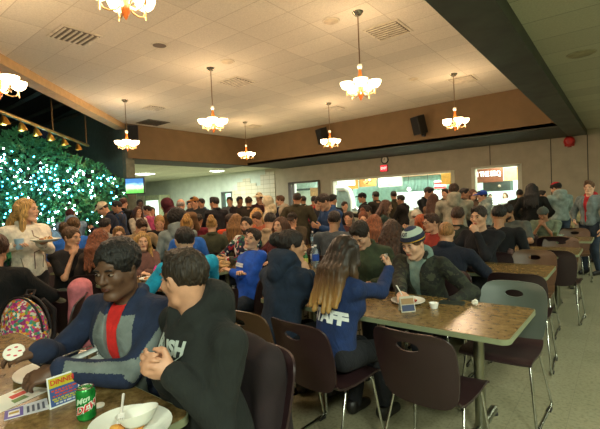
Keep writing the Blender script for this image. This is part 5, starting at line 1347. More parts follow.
person('person in a pale beige coat', 'seen from behind beside the smiling long-haired person', 270, 213, 6.0, f=150, hf=165, wear=('coat', '#b39c7f'), hair=('short', '#241a13'), tone='#c99a7a', hp=20)
person('person in a salmon top with bent head', 'behind the bearded person in the printed sweater', 258.5, 212, 7.0, f=-20, hf=-30, hp=30, lean=12, wear=('sweater', '#b9684c'), hair=('short', '#4a3220'), tone='#d0a080', aL='tableX', aR='tableX')
person('person with straight blonde hair', 'seen from behind among the middle tables', 253.5, 208, 8.0, f=170, hf=172, wear=('sweater', '#5e5148'), hair=('long', '#b08a52'), tone='#d3a686', fem=True)
person('person with wavy light brown hair and a grey top', 'next to the orange sweater', 236, 214, 6.7, f=165, hf=170, wear=('sweater', '#6b6258'), hair=('long', '#7a5630'), tone='#cfa080', fem=True)
person('person in a bright orange sweater', 'seated behind the cream scarf', 229, 214, 7.4, f=140, hf=120, wear=('sweater', '#d24a26'), hair=('short', '#2a1b12'), tone='#b98a68')
person('person with fair hair in a bun, cream scarf and olive jacket', 'seen from behind', 213, 218, 5.6, f=172, hf=170, wear=('jacket', '#3f4230'), collar=True, hair=('bun', '#a07a44'), tone='#d3a686', fem=True, hp=6)
person('person in a teal T-shirt with short dark hair', 'seen from behind at the wrapper table', 184, 227, 3.98, w=85, hf=-165, lean=12, wear=('tshirt', '#1f9ac0'), hair=('short', '#1f1610'), tone='#cf9f80', wd=1.2, vox=.011)
person('blonde person looking at the camera', 'with folded hands behind the water bottle', 142, 232, 5.0, f=18, hf=6, lean=6, wear=('sweater', '#6a4a44'), hair=('long', '#9c7a44'), hairL=.30, tone='#dcae90', fem=True, aL='tableX', aR='table', vox=.011)
person('person with a big dark afro and grey sleeves', 'seen from behind', 178.5, 211.5, 5.7, f=178, hf=175, wear=('hoodie', '#7f8c8c'), hair=('bigafro', '#14100e'), tone='#7a5238', wd=1.05)
person('person in bright blue with a curly fair bun', 'seen from behind before the big afro', 184.5, 217.5, 5.0, f=172, hf=176, wear=('tshirt', '#2a62b8'), hair=('bun', '#a5793f'), tone='#d0a080', fem=True)
person('person in a maroon shirt', 'seen from behind beyond the teal T-shirt', 199.5, 214, 7.0, f=165, hf=160, wear=('tshirt', '#6e1f2e'), hair=('short', '#1c1410'), tone='#a87a58', wd=1.1)
person('person in a brown jacket with balding grey hair', 'standing broad-backed with head lowered', 180.5, 199, 7.4, f=172, hf=165, hp=16, pose='stand', lean=12, wear=('jacket', '#6b5138'), hair=('bald', '#8f8a84'), tone='#cf9d80', wd=1.3, aL='hold', aR='hold')
person('person in a black jacket and tan cap', 'standing tall near the corridor', 194, 197, 9.3, f=-30, hf=-50, pose='stand', wear=('jacket', '#23272a'), hair=('short', '#2a1c14'), hat=('cap', '#9c6a32'), tone='#c09070')
person('person with a plain dark fringe', 'beside the tan cap at the back', 189.5, 200.5, 9.8, f=10, hf=0, pose='stand', wear=('jacket', '#2b2a2e'), hair=('short', '#1a1410'), tone='#c99a7a', smin=.8)
person('person in a maroon hooded cloak-like sweatshirt, hood up', 'standing before the drink machine', 166, 199.8, 8.2, f=-105, hf=-100, hp=12, pose='stand', lean=6, wear=('hoodie', '#4a1a26'), hair=(None, '#222222'), hat=('hood', '#4a1a26'), tone='#a87858', wd=1.05)
person('person with cropped fair hair looking down', 'in a black top at the far table', 160.5, 215, 6.7, f=5, hf=0, hp=24, lean=10, wear=('tshirt', '#1b1a1c'), hair=('crop', '#9a7646'), tone='#d3a080')
person('person in a tan jacket bowing over food', 'in front of the cropped fair hair', 141, 219, 6.2, f=20, hf=25, hp=34, lean=18, wear=('jacket', '#8f7a5c'), hair=('short', '#3a2618'), tone='#d0a080', wd=1.1)
person('person in a pink sweater', 'standing in profile near the corridor', 147, 205.5, 9.0, f=-110, hf=-100, pose='stand', wear=('sweater', '#c2507e'), hair=('short', '#241812'), tone='#cf9d7d', fem=True, aL='hold', aR='hold', smin=.75)
person('person in a white top with brown hair', 'standing next to the pink sweater', 138, 206.5, 8.8, f=30, hf=20, pose='stand', wear=('sweater', '#c9bfae'), hair=('long', '#4a3020'), hairL=.2, tone='#d8aa8c', fem=True, smin=.72)
person('person in a red top', 'peeking out behind the pink sweater', 151.5, 207, 9.9, f=20, hf=30, pose='stand', wear=('sweater', '#a81f30'), hair=('bob', '#2a1a14'), tone='#cf9d7d', fem=True, smin=.72)
person('dark-skinned person in a grey-blue shirt', 'standing under the television', 139.8, 199.5, 10.8, f=0, hf=10, pose='stand', wear=('shirt', '#6a7488'), hair=('short', '#120f0e'), tone='#4f3526', smin=.8)
# ================= by the evergreen =================
person('person in a black jacket with reddish hair', 'standing with back turned before the dark pier', 123, 198, 8.2, f=165, hf=140, pose='stand', wear=('jacket', '#191b20'), hair=('short', '#4a2418'), tone='#cf9d80', wd=1.1)
person('person in a blue plaid jacket', 'in profile by the off-white cap', 116.5, 201, 7.6, f=-100, hf=-90, hp=10, pose='stand', wear=('jacket', '#2a4468'), wearmat=blotch('blue_plaid', ['#22385c', '#2c4a70', '#3a3d48', '#1d2a40'], 16), hair=('short', '#1a1310'), tone='#b98868', smin=.8)
person('person in a navy jacket and off-white cap', 'bending over plates by the evergreen', 102.5, 202, 7.2, f=-95, hf=-85, hp=34, pose='stand', lean=14, wear=('jacket', '#1b2438'), hair=('short', '#33241a'), hat=('cap', '#cdc2a8'), tone='#c99a7a', aL='hold', aR='hold', smin=.8)
person('person in a pale blue hoodie with maroon-brown hair', 'stooping under the fairy lights', 70, 208.5, 7.3, pose='stand', f=-160, hf=165, wear=('hoodie', '#7f9ab4'), hair=('crop', '#4a2220'), tone='#cf9d80', wd=1.15, lean=12)
person('person in a royal blue T-shirt with brown hair', 'seen from behind, dipping the head', 73, 217.5, 5.7, f=170, hf=172, lean=14, wear=('tshirt', '#2a66c0'), hair=('lowbun', '#5a4022'), tone='#cfa080', wd=1.4)
bt = person('person in a black T-shirt and grey trousers', 'resting a cheek on one hand', 71, 227, 4.9, f=22, hf=46, hp=6, lean=14, wear=('tshirt', '#17181b'), hair=('bun', '#4a3420'), tone='#d0a080', fem=True, aR='cheek', aL='table', legs='#7c7f74', vox=.011)
person('person with long curly auburn hair', 'seen from behind near the floral backpack', 100, 229, 4.75, f=165, hf=160, wear=('sweater', '#2a211d'), hair=('curly', '#6a3a20'), hairL=.30, tone='#cf9d80', fem=True, smin=.8)
person('person with plain black hair and a grey collar', 'seen from behind below the off-white cap', 104.5, 218, 6.0, f=160, hf=150, wear=('jacket', '#8c8c84'), hair=('short', '#191311'), tone='#b98868')
person('person with glasses and a blue jacket', 'holding a hand to the face', 118.5, 226.5, 5.3, f=10, hf=5, lean=6, wear=('jacket', '#2a55a0'), hair=('short', '#7a5a36'), glasses=True, tone='#d8aa8c', aR='mouth', aL='table')

# chairs under everyone who sits
tint = ['dark', 'dark', 'tan', 'dark']
for i, ((x, y), yaw, short, k) in enumerate(CHAIRS):
    nm = short.replace('person ', '').replace('bearded ', 'bearded, ')
    w = ('under the person ' + nm).split()[:13]
    while w[-1] in ('in', 'a', 'and', 'with', 'over', 'the', 'on', 'of', 'at', 'an', 'to', 'before', 'by'): w.pop()
    cb = .02 if 'hooded sweatshirt with short' in short else .06
    chair(x + cb * math.sin(yaw), y - cb * math.cos(yaw), math.degrees(yaw), ('warm-light-painted maroon' if i == 3 else 'maroon') + ' chair ' + ' '.join(w), 'tan' if i == 3 else 'dark')

# empty chairs the photo shows
chair(-.84, 2.2, -3, 'empty dark maroon chair nearest the camera, tucked under the open shiny table', 'dark')
chair(-.66, 3.02, 177, 'dark chair with painted grey-green sheen, oval hand hole, at the end of the shiny table', 'grey')
chair(-.72, 4.02, 2, 'empty black-backed chair just behind the chair with painted grey-green sheen', 'dark')
chair(-.80, 4.95, 180, 'empty maroon chair painted warm-lit on the far side of the second table', 'tan')
chair(-.62, 5.62, -3, 'big dark chair back with a pale oval hole at the third table', 'dark')
chair(-.72, 6.6, 178, 'empty maroon chair painted warm-lit facing us across the third table', 'tan')
chair(-.80, 7.2, 0, 'empty dark chair at the grey knit beanie table', 'dark')
chair(-.66, 8.2, 182, 'empty maroon chair painted warm-lit beyond the grey knit beanie table', 'tan')
chair(-.8, 8.85, 0, 'empty dark chair beside the farthest table by the red scarf', 'dark')
chair(-1.75, 4.0, 4, 'empty dark chair in shadow next to the navy coat', 'dark') if False else None
chair(-3.38, 4.26, 184, 'dark maroon chair with a pale oval hole behind the bottles', 'dark')
chair(-3.72, 1.75, 40, 'dark maroon chair seen edge-on behind the track jacket, chrome leg showing', 'dark') if False else None
p = at(86, 275, 3.75); chair(p.x, p.y, 25, 'dark maroon chair with a chrome leg between the curly hair and the afro', 'dark')
# ------------------------------------------------------------------ things on and around the tables
TZ0 = .741
def spot(px, py, z=TZ0): p = onz(px, py, z); return Vector((p.x, p.y, z))
m_foam = mat('#e6e6dc', .55, 0, .03); m_card = mat('#efece0', .7, 0, .03); m_plast = mat('#f1f0ea', .35, 0, .02)
def soda_can():
    p = spot(87, 419); t = thing('soda_can', 'opened green soda can with red and silver lettering beside the small sign', 'can', p, rad(0))
    m_can = mat('#1f7a33', .25, .35, .35, 30); al = metal('#c9c8c2', .25)
    MB().lathe([(.026, .004), (.033, .012), (.033, .105), (.0265, .117)], 36).build('body', m_can, t)
    MB().lathe([(.0, .006), (.022, .004), (.026, 0), (.0275, .004)], 30).build('base', al, t)
    lid = MB().lathe([(.0265, .116), (.0275, .120), (.0255, .121), (.0235, .115), (0, .114)], 30).build('lid', al, t)
    MB().ball((.006, -.006, .1165), (.011, .008, .002), 12).build('tab', metal('#a8a6a0', .3), lid); MB().ball((-.010, .006, .1145), (.009, .007, .0012), 12).build('opening', mat('#1a1410', .5), lid)
    toc = math.atan2(0 - p.x, p.y - 0)  # camera direction about the can axis
    def wrap(text, size, z, m, da, bold, slant=.22, tilt=.35):
        me = text_mesh(text, size, .0004, 'CENTER', bold)
        for v in me.vertices:
            x = v.co.x + slant * v.co.y; y = v.co.y + tilt * v.co.x; a = math.atan2(-p.y, -p.x) + (x) / .0335 + da; r = .0337 + v.co.z; v.co = (r * math.cos(a), r * math.sin(a), z + y)
        me.update(); link('lettering', me, t, m)
    wrap('Mtn', .030, .082, mat('#b9d2b8', .35), -.30, .0008); wrap('DEW', .036, .055, mat('#dfe8d8', .4), .16, .0035); wrap('DEW', .036, .055, mat('#c3222a', .35), .16, .0012)
    for v in t.children[-1].data.vertices: v.co.x *= 1.012; v.co.y *= 1.012
    return t
soda_can()
def plate(p, label, r=.12, m=None, food=None, group=None, oval=1., rz=0., name='plate', cat='plate'):
    t = thing(name, label, cat, p, rz, group)
    MB().lathe([(0, .004), (r * .62, .004), (r * .70, .012), (r * .97, .024), (r, .026), (r * .99, .020), (r * .72, .004), (r * .6, 0), (0, 0)], 32, sx=oval).build('dish', m or m_foam, t)
    if food: food(t, r)
    return t
def meat(cols, n=7, seed=1, hgt=.03):
    def f(t, r):
        rr = random.Random(seed); mb = MB()
        for k in range(n):
            a = rr.random() * 6.28; q_ = r * .45 * rr.random(); mb.ball((q_ * math.cos(a), q_ * math.sin(a), .012 + hgt * .4 * rr.random()), (.012 + .02 * rr.random(), .012 + .014 * rr.random(), .008 + hgt * .3 * rr.random()), 8)
        o = mb.build('food', blotch('food_mix_%d' % seed, cols, 40), t); o['kind'] = 'stuff'
    return f
plate(spot(46, 375), 'white foam plate with food remains under the hand of the track jacket', .13, None, meat(['#c98a4a', '#e3c08a', '#a85a30'], 5, 3, .012), None, 1.15, rad(-15))
# big foam dish with a bowl and a white fork near the corner
p = spot(131, 430); t = plate(p, 'large white foam dish near the table corner with a bowl set in it', .128, None, meat(['#c9873c', '#d9a04c'], 3, 5, .008), None, 1.15, rad(10))
b_ = thing('foam_bowl', 'white foam bowl tilted in the large dish near the table corner', 'bowl', spot(139, 424, TZ0 + .018), 0, None, .82)
MB().lathe([(0, .002), (.045, .002), (.062, .02), (.082, .052), (.087, .055), (.083, .049), (.06, .014), (.043, 0), (0, 0)], 32, M=Matrix.Rotation(rad(-12), 4, 'Y')).build('bowl', m_foam, b_)
def fork(p, rz, tilt, label, name='plastic_fork'):
    t = thing(name, label, 'fork', p, rz)
    M = Matrix.Rotation(rad(tilt), 4, 'Y')
    MB().tube([(-.085, 0, 0), (-.03, 0, .002), (.035, 0, 0)], [.0055, .0042, .0045], 8, M=M).build('handle', m_plast, t)
    mb = MB(); mb.box(.033, .055, -.011, .011, -.002, .002, M=M)
    for k in range(4): mb.box(.055, .085, -.011 + k * .0062, -.0078 + k * .0062, -.0015, .0015, M=M)
    mb.build('tines', m_plast, t, False); return t
fork(spot(122, 408, TZ0 + .060), rad(-32), 8, 'white plastic fork lying across the foam bowl')
fork(spot(53, 362, TZ0 + .045), rad(55), 32, 'white plastic fork standing on the plate under the hand')
fork(spot(56, 351, TZ0 + .012), rad(-40), 2, 'white plastic fork lying on the napkin by the grey cuff')
def flat(name, label, cat, corners, m, z=TZ0, th=.0012, extra=None):
    P_ = [spot(*c, z) for c in corners]; ctr = sum(P_, Vector()) / len(P_)
    ctr.z = z; t = thing(name, label, cat, ctr)
    MB().prism([((q_ - ctr).x, (q_ - ctr).y) for q_ in P_][::1], 0, th).build('sheet', m, t, False); return t, [q_ - ctr for q_ in P_]
def quad_on(t, Q, u0, u1, v0, v1, nm, m, z=.0016):
    f = lambda u, v: (Q[0] * (1 - u) + Q[1] * u) * (1 - v) + (Q[3] * (1 - u) + Q[2] * u) * v
    pts = [f(u0, v0), f(u1, v0), f(u1, v1), f(u0, v1)]; me = bpy.data.meshes.new(nm); me.from_pydata([(q_.x, q_.y, z) for q_ in pts], [], [(0, 1, 2, 3)]); me.update(); return link(nm, me, t, m)
t, Q = flat('flyer', 'white printed flyer with red and green pictures under the plate edge', 'flyer', ((-8, 400), (24, 386), (52, 389), (0, 413)), m_card)
quad_on(t, Q, .35, .75, .3, .55, 'red_picture', mat('#c9382c', .6)); quad_on(t, Q, .3, .6, .6, .85, 'green_picture', mat('#6a8a4a', .6)); quad_on(t, Q, .55, .8, .1, .25, 'tan_picture', mat('#c9a070', .6))
t, Q = flat('flyer', 'narrow purple and white leaflet lying before the small standing sign', 'flyer', ((5, 411), (47, 398), (49, 409), (4, 421)), mat('#d5d4dc', .7))
quad_on(t, Q, 0, .42, .08, .95, 'purple_end', mat('#6a5aa0', .6)); quad_on(t, Q, .08, .34, .25, .8, 'white_oval', mat('#e9dfe9', .6), .002); quad_on(t, Q, .10, .32, .4, .6, 'gold_bar', mat('#b9963c', .6), .0024)
for k in range(4): quad_on(t, Q, .5 + .12 * k, .56 + .12 * k, .25, .85, 'text_block', mat('#5a5a6a', .7))
# small standing sign
p0_, p1_ = spot(50, 410), spot(81, 398)
ctr = (p0_ + p1_) / 2; w = (p1_ - p0_).length / 2; ang = math.atan2((p1_ - p0_).y, (p1_ - p0_).x)
t = thing('table_sign', 'small standing table sign with yellow heading on blue beside the green can', 'sign', ctr, ang)
TL = Matrix.Rotation(rad(-10), 4, 'X'); hh = .118
MB().box(-w, w, -.0015, .0015, 0, hh, M=TL).box(-w, w, .0, .05, 0, .002).build('card', mat('#e9eee6', .4), t, False)
MB().box(-w + .005, w - .005, -.0025, -.0015, .006, hh - .006, M=TL).build('blue_field', mat('#3f5a94', .5), t, False)
MB().box(-w + .005, w - .005, -.003, -.0024, hh * .64, hh - .006, M=TL).build('yellow_band', mat('#c4b52e', .5), t, False)
def sign_text(s_, size, z, m, bold=.0): text_obj('lettering', s_, size, m, t, TL @ Matrix.Translation((0, -.0036, z)) @ FACE_S, .0002, bold)
sign_text('DINNER', .026, hh * .80, mat('#c23a2c', .5), .0008)
rr_ = random.Random(4); lines = ((.54, '#d0482e', .8), (.46, '#d0482e', .6), (.36, '#c4452e', .75), (.27, '#b9b93a', .8), (.20, '#b9b93a', .7), (.12, '#c9d0d8', .6))
for f_, c_, wl in lines:
    mb = MB(); x_ = -w * wl
    while x_ < w * wl: L_ = .006 + .012 * rr_.random(); mb.box(x_, min(x_ + L_, w * wl), -.0032, -.0025, hh * f_ - .0028, hh * f_ + .0028, M=TL); x_ += L_ + .004
    mb.build('print_line', mat(c_, .5), t, False)
MB().ball((w * .72, -.004, hh * .82), (.011, .003, .013), 10, M=TL).build('red_figure', mat('#b82a24', .5), t)
# crumpled clear wrapper, bottle cap label and napkin
def crumple(name, label, cat, p, r, m, seed, flatn=.5):
    rr = np.random.RandomState(seed); n = 26; h_ = 12; mb = MB(); mb.ball((0, 0, 0), (1, 1, 1), n)
    V = [Vector(v) for v in mb.v]; dirs = rr.randn(9, 3) * 2.6
    for i, v in enumerate(V):
        k = 1 + .28 * sum(math.sin(dirs[j].dot(np.array(v)) * 2 + j) for j in range(9)) / 3.2; V[i] = v * k
    mn = min(v.z for v in V); mb.v = [(v.x * r, v.y * r, (v.z - mn) * r * flatn) for v in V]
    o = mb.build(name, m, None, True, 25); o.location = p; return tag(o, label, cat)
crumple('plastic_wrapper', 'crumpled clear plastic wrapper behind the small standing sign', 'wrapper', spot(86, 382), .045, clear('#dfe6e0', .12), 4)
crumple('plastic_wrapper', 'second bit of crumpled clear plastic next to the table edge', 'wrapper', spot(99, 384), .03, clear('#e6ece6', .12), 9)
o = MB().lathe([(0, 0), (.02, 0), (.021, .003), (.02, .006), (0, .006)], 24).build('paper_lid', m_card, None); o.location = spot(99, 406); tag(o, 'small white and red paper lid half hidden behind the green can', 'lid')
crumple('napkin', 'white crumpled napkin under the cuffs of the track jacket', 'napkin', spot(78, 358), .05, m_card, 21, .25)
ha = bm['arms'][1]; hw = lambda info, q_, v: info['obj'].matrix_world @ Vector(info['arms'][q_][2] + info['arms'][q_][3] @ np.array(v))
bpy.context.view_layer.update()
# white disc held up in the hand
p = at(14, 352, 1.69); t = thing('paper_lid', 'white paper lid with red marks held up between dark fingers', 'lid', p)
c_ = (Vector((0, 0, EYE)) - p).normalized(); qd = (c_ + Vector((-.6, .1, .15))).to_track_quat('Z', 'Y'); t.rotation_euler = qd.to_euler()
MB().lathe([(0, -.002), (.036, -.002), (.039, 0), (.036, .003), (0, .002)], 28).build('disc', m_card, t)
mb = MB()
for k in range(5): a_ = 1.26 * k; mb.ball((.021 * math.cos(a_), .021 * math.sin(a_), .003), (.008, .004, .0012), 8)
mb.build('red_marks', mat('#c4303a', .5), t)

# ---- shiny table: plate, standing card, sauce cup, tray, sugar packet
plate(spot(408, 303), 'white plate with red-sauced food before the striped knit hat', .12, None, meat(['#8a2c1c', '#b9543a', '#d9b48a', '#5a2418'], 9, 8, .03))
p = spot(407, 311); t = thing('table_sign', 'small folded cardboard sign beside the plate on the shiny table', 'sign', p, rad(48))
MB().add([(-.05, -.028, 0), (.05, -.028, 0), (.05, 0, .10), (-.05, 0, .10), (-.05, .028, 0), (.05, .028, 0)], [(0, 1, 2, 3), (3, 2, 5, 4)]).build('card', mat('#bdb6a4', .6), t, False)
MB().add([(-.044, -.0275, .006), (.044, -.0275, .006), (.044, -.0165, .045), (-.044, -.0165, .045)], [(0, 1, 2, 3)]).build('blue_print', mat('#3c4664', .6), t, False)
MB().add([(-.044, -.0155, .05), (.044, -.0155, .05), (.044, -.005, .086), (-.044, -.005, .086)], [(0, 1, 2, 3)]).build('tan_print', mat('#9a7a54', .6), t, False)
o = MB().lathe([(0, .002), (.022, .002), (.03, .034), (.032, .036), (.023, 0), (0, 0)], 24).build('sauce_cup', m_plast, None); o.location = spot(434, 308); tag(o, 'small white sauce cup on the shiny table', 'cup')
o = MB().prism(rrect(.17, .10, .02), 0, .006).build('tray', mat('#26302a', .5), None); o.location = spot(452, 303); o.rotation_euler.z = .2; tag(o, 'flat dark wallet-like case lying on the shiny table', 'case')
o = crumple('napkin', 'tiny crumpled white wrapper alone on the shiny table', 'wrapper', spot(475, 305), .022, m_card, 33, .7)
fork(hw(be, 1, (.09, .0, -.01)) + Vector((0, 0, .02)), rad(60), 60, 'pale plastic fork upright in the fist of the striped knit hat wearer')
fork(hw(st, 1, (.09, .0, -.02)), rad(-60), -30, 'white plastic fork lifted by the person in the STAFF sweatshirt')

# ---- bottles, cups and cans
def bottle(p, label, cap='#e8e8ea', lab='#2a56a8', body=None, s=1., name='water_bottle', cat='bottle'):
    t = thing(name, label, cat, p, 0, None, s)
    MB().lathe([(0, .002), (.028, 0), (.032, .006), (.032, .06), (.030, .075), (.032, .09), (.032, .13), (.026, .16), (.012, .185), (.012, .20)], 20).build('bottle', body or clear('#d8e8f0'), t)
    MB().lathe([(.0325, .07), (.0328, .072), (.0328, .125), (.0325, .127)], 20).build('paper_label', mat(lab, .5), t); MB().lathe([(.014, .196), (.014, .212), (.0, .213)], 16).build('cap', mat(cap, .4), t); return t
bottle(spot(78, 269), 'clear water bottle with a blue label next to the cheek-resting person', s=1.15)
bottle(spot(152, 272), 'clear water bottle with a white cap in front of the blonde person', s=1.25)
bottle(spot(149.5, 268), 'second water bottle just behind the white-capped one', '#c8d8f0', '#7aa0d0')
t = thing('snack_bag', 'shiny blue and pink snack bag by the water bottles', 'bag', spot(158, 279), .5); MB().ball((0, 0, .075), (.05, .022, .075), 14).build('bag', blotch('bag_print', ['#2c6ad0', '#d83a9a', '#e8e8f4', '#2450a8'], 22), t)
bottle(spot(306, 268), 'green glass bottle on the dim table behind the bun hairstyle', '#d8d0b0', '#c8c060', mat('#2c6a34', .2), .9, 'soda_bottle')
bottle(spot(302, 266), 'dark soda bottle just behind the green bottle', '#b02a24', '#a82a24', mat('#241712', .2), .8, 'soda_bottle')
bottle(spot(316, 268), 'blue-labelled water bottle nearest the grey T-shirt', '#f0f0f4', '#2450b0', s=1.25)
bottle(spot(313.5, 265), 'clear bottle half behind the blue-labelled one', '#e8e8ec', '#c8d0d8', s=1.05)
bottle(spot(313, 246), 'clear bottle on the paper cup table', '#f0f0f0', '#7aa8c8', s=1.2)
bottle(spot(538, 234), 'water bottle with blue label before the grey knit beanie', '#f0f0f0', '#2a5ab8', s=1.1)
bottle(spot(482, 247), 'green bottle beside the fist-at-mouth person', '#d0c8a0', '#a8b048', mat('#3a6a34', .25), .95, 'soda_bottle')
def cup(p, label, m=None, s=1.): 
    t = thing('cup', label, 'cup', p, 0, None, s); MB().lathe([(0, .003), (.028, .003), (.038, .098), (.040, .10), (.029, 0), (0, 0)], 20).build('cup', m or m_plast, t); return t
cup(spot(561, 241), 'clear plastic cup on the far right-hand tables', clear('#e6f0e6', .1)); cup(spot(555, 238), 'dark jar-like cup beside the clear plastic cup', mat('#4a5a3c', .3), .9)
cup(spot(298, 246), 'white paper cup at the edge of the paper cup table'); cup(spot(304, 245), 'second white paper cup on the paper cup table, farther along'); cup(spot(330, 247), 'cream cup partly hidden by the grey T-shirt', mat('#d8cfb8', .5))
t = thing('soda_can', 'dark soda can standing on the wrapper table', 'can', spot(232, 266)); MB().lathe([(.026, .002), (.033, .012), (.033, .108), (.027, .12), (0, .118)], 20).build('body', mat('#4a4640', .3, .6), t)
for i, (px, py, r, sd) in enumerate(((208, 270, .07, 40), (217, 266, .09, 41), (224, 268, .07, 42), (212, 264, .06, 43), (228, 263, .06, 44))):
    crumple('food_wrapper', ('crumpled tan food wrapper nearest the teal T-shirt', 'largest crumpled tan wrapper in the middle of the wrapper table', 'crumpled tan wrapper near the dark soda can', 'small tan wrapper behind the largest one', 'small pale wrapper by the printed holiday sweater')[i], 'wrapper', spot(px, py), r, mat('#b59468', .7, 0, .15, 20), sd, .55)
for i, (px, py, lb) in enumerate(((149, 280, 'white plate at the rounded end of the wrapper table'), (516, 245, 'white plate with scraps on the third right-hand table'), (497, 250, 'paper plate with yellow food behind the black T-shirt'), (548, 239, 'white plate in front of the grey knit beanie'), (322, 245, 'white plate on the paper cup table'), (162, 240, 'white plate before the cropped fair hair'), (92, 229, 'white plate held near the off-white cap'), (86, 233, 'second white plate under the evergreen'), (60, 271, 'white plate on the pale table by the cheek-resting person'))):
    if i in (6, 7): continue
    plate(spot(px, py), lb, .10, None, meat(['#c9a04a', '#a8642c', '#d8c088'], 5, 50 + i, .02))
# plate and cup held by the standing blonde
bpy.context.view_layer.update()
p = hw(bw, -1, (.10, 0, .02)) + Vector((0, -.02, .02)); plate(p, 'white plate heaped with food carried by the person in cream fleece', .125, None, meat(['#d8b88a', '#b8844c', '#e8d8b8', '#8a5a34'], 14, 77, .05))
p = hw(bw, 1, (.07, 0, .0)); p.z += -.05; cup(p, 'white cup with blue rim gripped by the person in cream fleece', mat('#9fc0d8', .5), 1.)
# red cloth and heap by the evergreen
o = crumple('red_cloth', 'dark red cloth bundle on the table under the evergreen', 'cloth', Vector((-7.65, 4.6, TZ0)), .17, cloth('#6a1a2a'), 61, .6)

# ---- chair with the floral backpack and pink coat
cx = at(38, 318, 3.15); chx, chy = cx.x, cx.y; CDG = 152
ch = chair(chx, chy, CDG, 'dark red chair hung with the pink coat behind the floral backpack', 'dark')
m_flor = blotch('floral_print', ['#b02a78', '#d8d0c0', '#d8a82c', '#8a1f6a', '#5a8a4a', '#d86a2c', '#e8e0d0', '#c8388a', '#2a8a8a', '#9a2a6a'], 62, .7)
p = at(24, 330, 3.0)
t = thing('backpack', 'bright floral backpack with dark piping leaning on the dark red chair', 'backpack', (p.x, p.y, .452), rad(30))
s_ = SDF(); s_.ell((0, 0, .19), (.175, .11, .24), None, .05).ell((0, -.02, .12), (.17, .115, .14), None, .05).ell((0, -.085, .12), (.12, .05, .10), None, .03); s_.post += [folds(3, .004, 30), lambda X, Y, Z, D_: np.maximum(D_, .0 - Z)]
link('bag', np_mesh('bag', *s_.mesh_arrays(.008)), t, m_flor)
blk = mat('#1a1518', .6)
mb = MB()
for y_ in (-.03, .05): mb.tube([(.18 * math.cos(a_), y_, .19 + .25 * math.sin(a_)) for a_ in [PI * k / 16 for k in range(17)]], .008, 8)
mb.tube([(.12 * math.cos(a_), -.11, .12 + .10 * math.sin(a_)) for a_ in [PI * k / 12 for k in range(13)]], .006, 8)
mb.build('piping', blk, t); MB().tube([(-.03, .06, .42), (-.03, .09, .47), (.03, .09, .47), (.03, .06, .42)], .01, 8).build('grab_loop', blk, t)
for q_ in (-1, 1): MB().tube([(q_ * .09, .09, .40), (q_ * .11, .17, .30), (q_ * .11, .16, .12), (q_ * .13, .08, .03)], [.018, .022, .018, .01], 8).build('shoulder_strap', blk, t)
o = MB().box(-.2, .2, -.17, .17, .435, .45).build('seat_pad', mat('#2a1a1c', .6), None, False)
bpy.data.objects.remove(o)
def drape(name, label, cat, loc, rz, size, m, seed, parts=None):
    s_ = SDF(); wx, th, hz = size
    s_.ell((0, 0, -hz * .08), (wx * .9, th, hz * .16), None, .05)
    for y_ in (-1, 1):
        for x_ in (-.6, -.2, .2, .6):
            s_.cap((x_ * wx, y_ * th * .35, -.03), (x_ * wx * 1.12, y_ * th * 1.05, -hz * (.85 + .12 * math.sin(seed + x_ * 5 + y_))), .055, .05, .05)
    s_.post.append(folds(seed, .007, 13))
    o = link(name, np_mesh(name, *s_.mesh_arrays(.011)), None, m); o.location = loc; o.rotation_euler.z = rz; return tag(o, label, cat)
bxw = lambda x, y, deg, lx, ly: (x + lx * math.cos(rad(deg)) - ly * math.sin(rad(deg)), y + lx * math.sin(rad(deg)) + ly * math.cos(rad(deg)))
x_, y_ = bxw(chx, chy, CDG, .18, -.28)
drape('pink_coat', 'salmon pink coat draped over the back of the dark red chair', 'coat', (x_, y_, .885), rad(CDG), (.13, .05, .52), cloth('#c0707a'), 5)
# dark maroon coat over the chair back behind the black hoodie
hx, hy_ = hm_['root']; hyaw = math.degrees(hm_['yaw'])
x_, y_ = bxw(hx, hy_, hyaw, .02, -.235)
drape('dark_coat', 'near-black maroon coat draped over the chair behind the black hooded sweatshirt', 'coat', (x_, y_, .87), rad(hyaw), (.22, .06, .78), mat('#1d1114', .9, 0, .15, 9, .3, 120), 8)
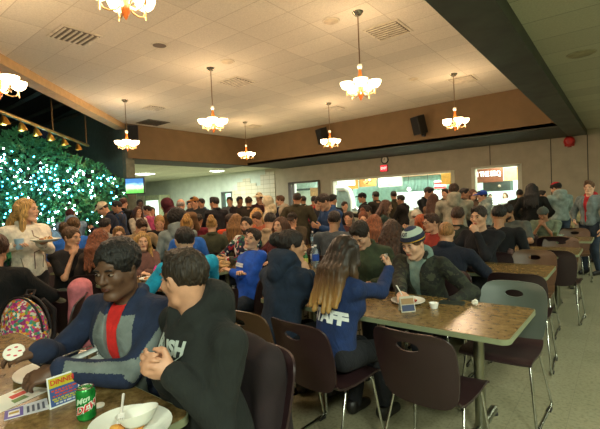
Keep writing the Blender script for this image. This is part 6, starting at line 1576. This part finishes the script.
# pale blue bag on the table by the evergreen
p = at(46, 222, 6.7); t = thing('backpack', 'pale blue and tan backpack standing behind the cream fleece', 'backpack', (p.x, p.y, .452), .6, None, 1.75)
s_ = SDF(); s_.ell((0, 0, .22), (.16, .10, .24), None, .04).ell((0, -.08, .15), (.12, .05, .13), None, .03); s_.post += [folds(13, .004), lambda X, Y, Z, D_: np.maximum(D_, .0 - Z)]
link('bag', np_mesh('bag', *s_.mesh_arrays(.012)), t, cloth('#6fa0d0')); MB().tube([(.08, -.12, .05), (.09, -.11, .25), (.06, -.06, .42)], .03, 8).build('tan_strap', cloth('#b09878'), t)
chair(p.x, p.y, 120, 'maroon chair behind the cream fleece, holding the pale blue backpack', 'dark')

# ------------------------------------------------------------------ unseen troffers added over the aisle and behind the camera to light the foreground
for i, (x, y, e) in enumerate(((1.7, -.6, 330), (2.2, 3.4, 150), (2.2, 8.0, 150), (.6, -2.6, 300))):
    t = thing('ceiling_light', 'unseen fluorescent troffer added in the low green ceiling over the aisle', 'ceiling light', (x, y, 3.18), 0, 'added aisle troffers')
    MB().box(-.3, .3, -.6, .6, -.02, 0).build('housing', m_white, t, False); MB().box(-.27, .27, -.57, .57, -.028, -.018).build('diffuser', glow('#e6ffdc', 3), t, False)
    L = bpy.data.lights.new('troffer', 'AREA'); L.shape = 'RECTANGLE'; L.size = .55; L.size_y = 1.15; L.energy = e * TROF; L.color = (.90, 1., .80)
    lo = bpy.data.objects.new('troffer', L); COL.objects.link(lo); lo.location = (0, 0, -.04); lo.parent = t
w = bpy.data.worlds.new('night'); SC.world = w; w.use_nodes = True; w.node_tree.nodes['Background'].inputs[0].default_value = (.05, .06, .08, 1); w.node_tree.nodes['Background'].inputs[1].default_value = .15
vs_ = SC.view_settings; vs_.view_transform = 'Standard'; vs_.look = 'None'; vs_.exposure = EXPO; vs_.gamma = 1; vs_.use_curve_mapping = False
cy_ = SC.cycles; cy_.max_bounces = 6; cy_.diffuse_bounces = 4; cy_.glossy_bounces = 3; cy_.transmission_bounces = 6; cy_.use_denoising = True; cy_.sample_clamp_indirect = 6
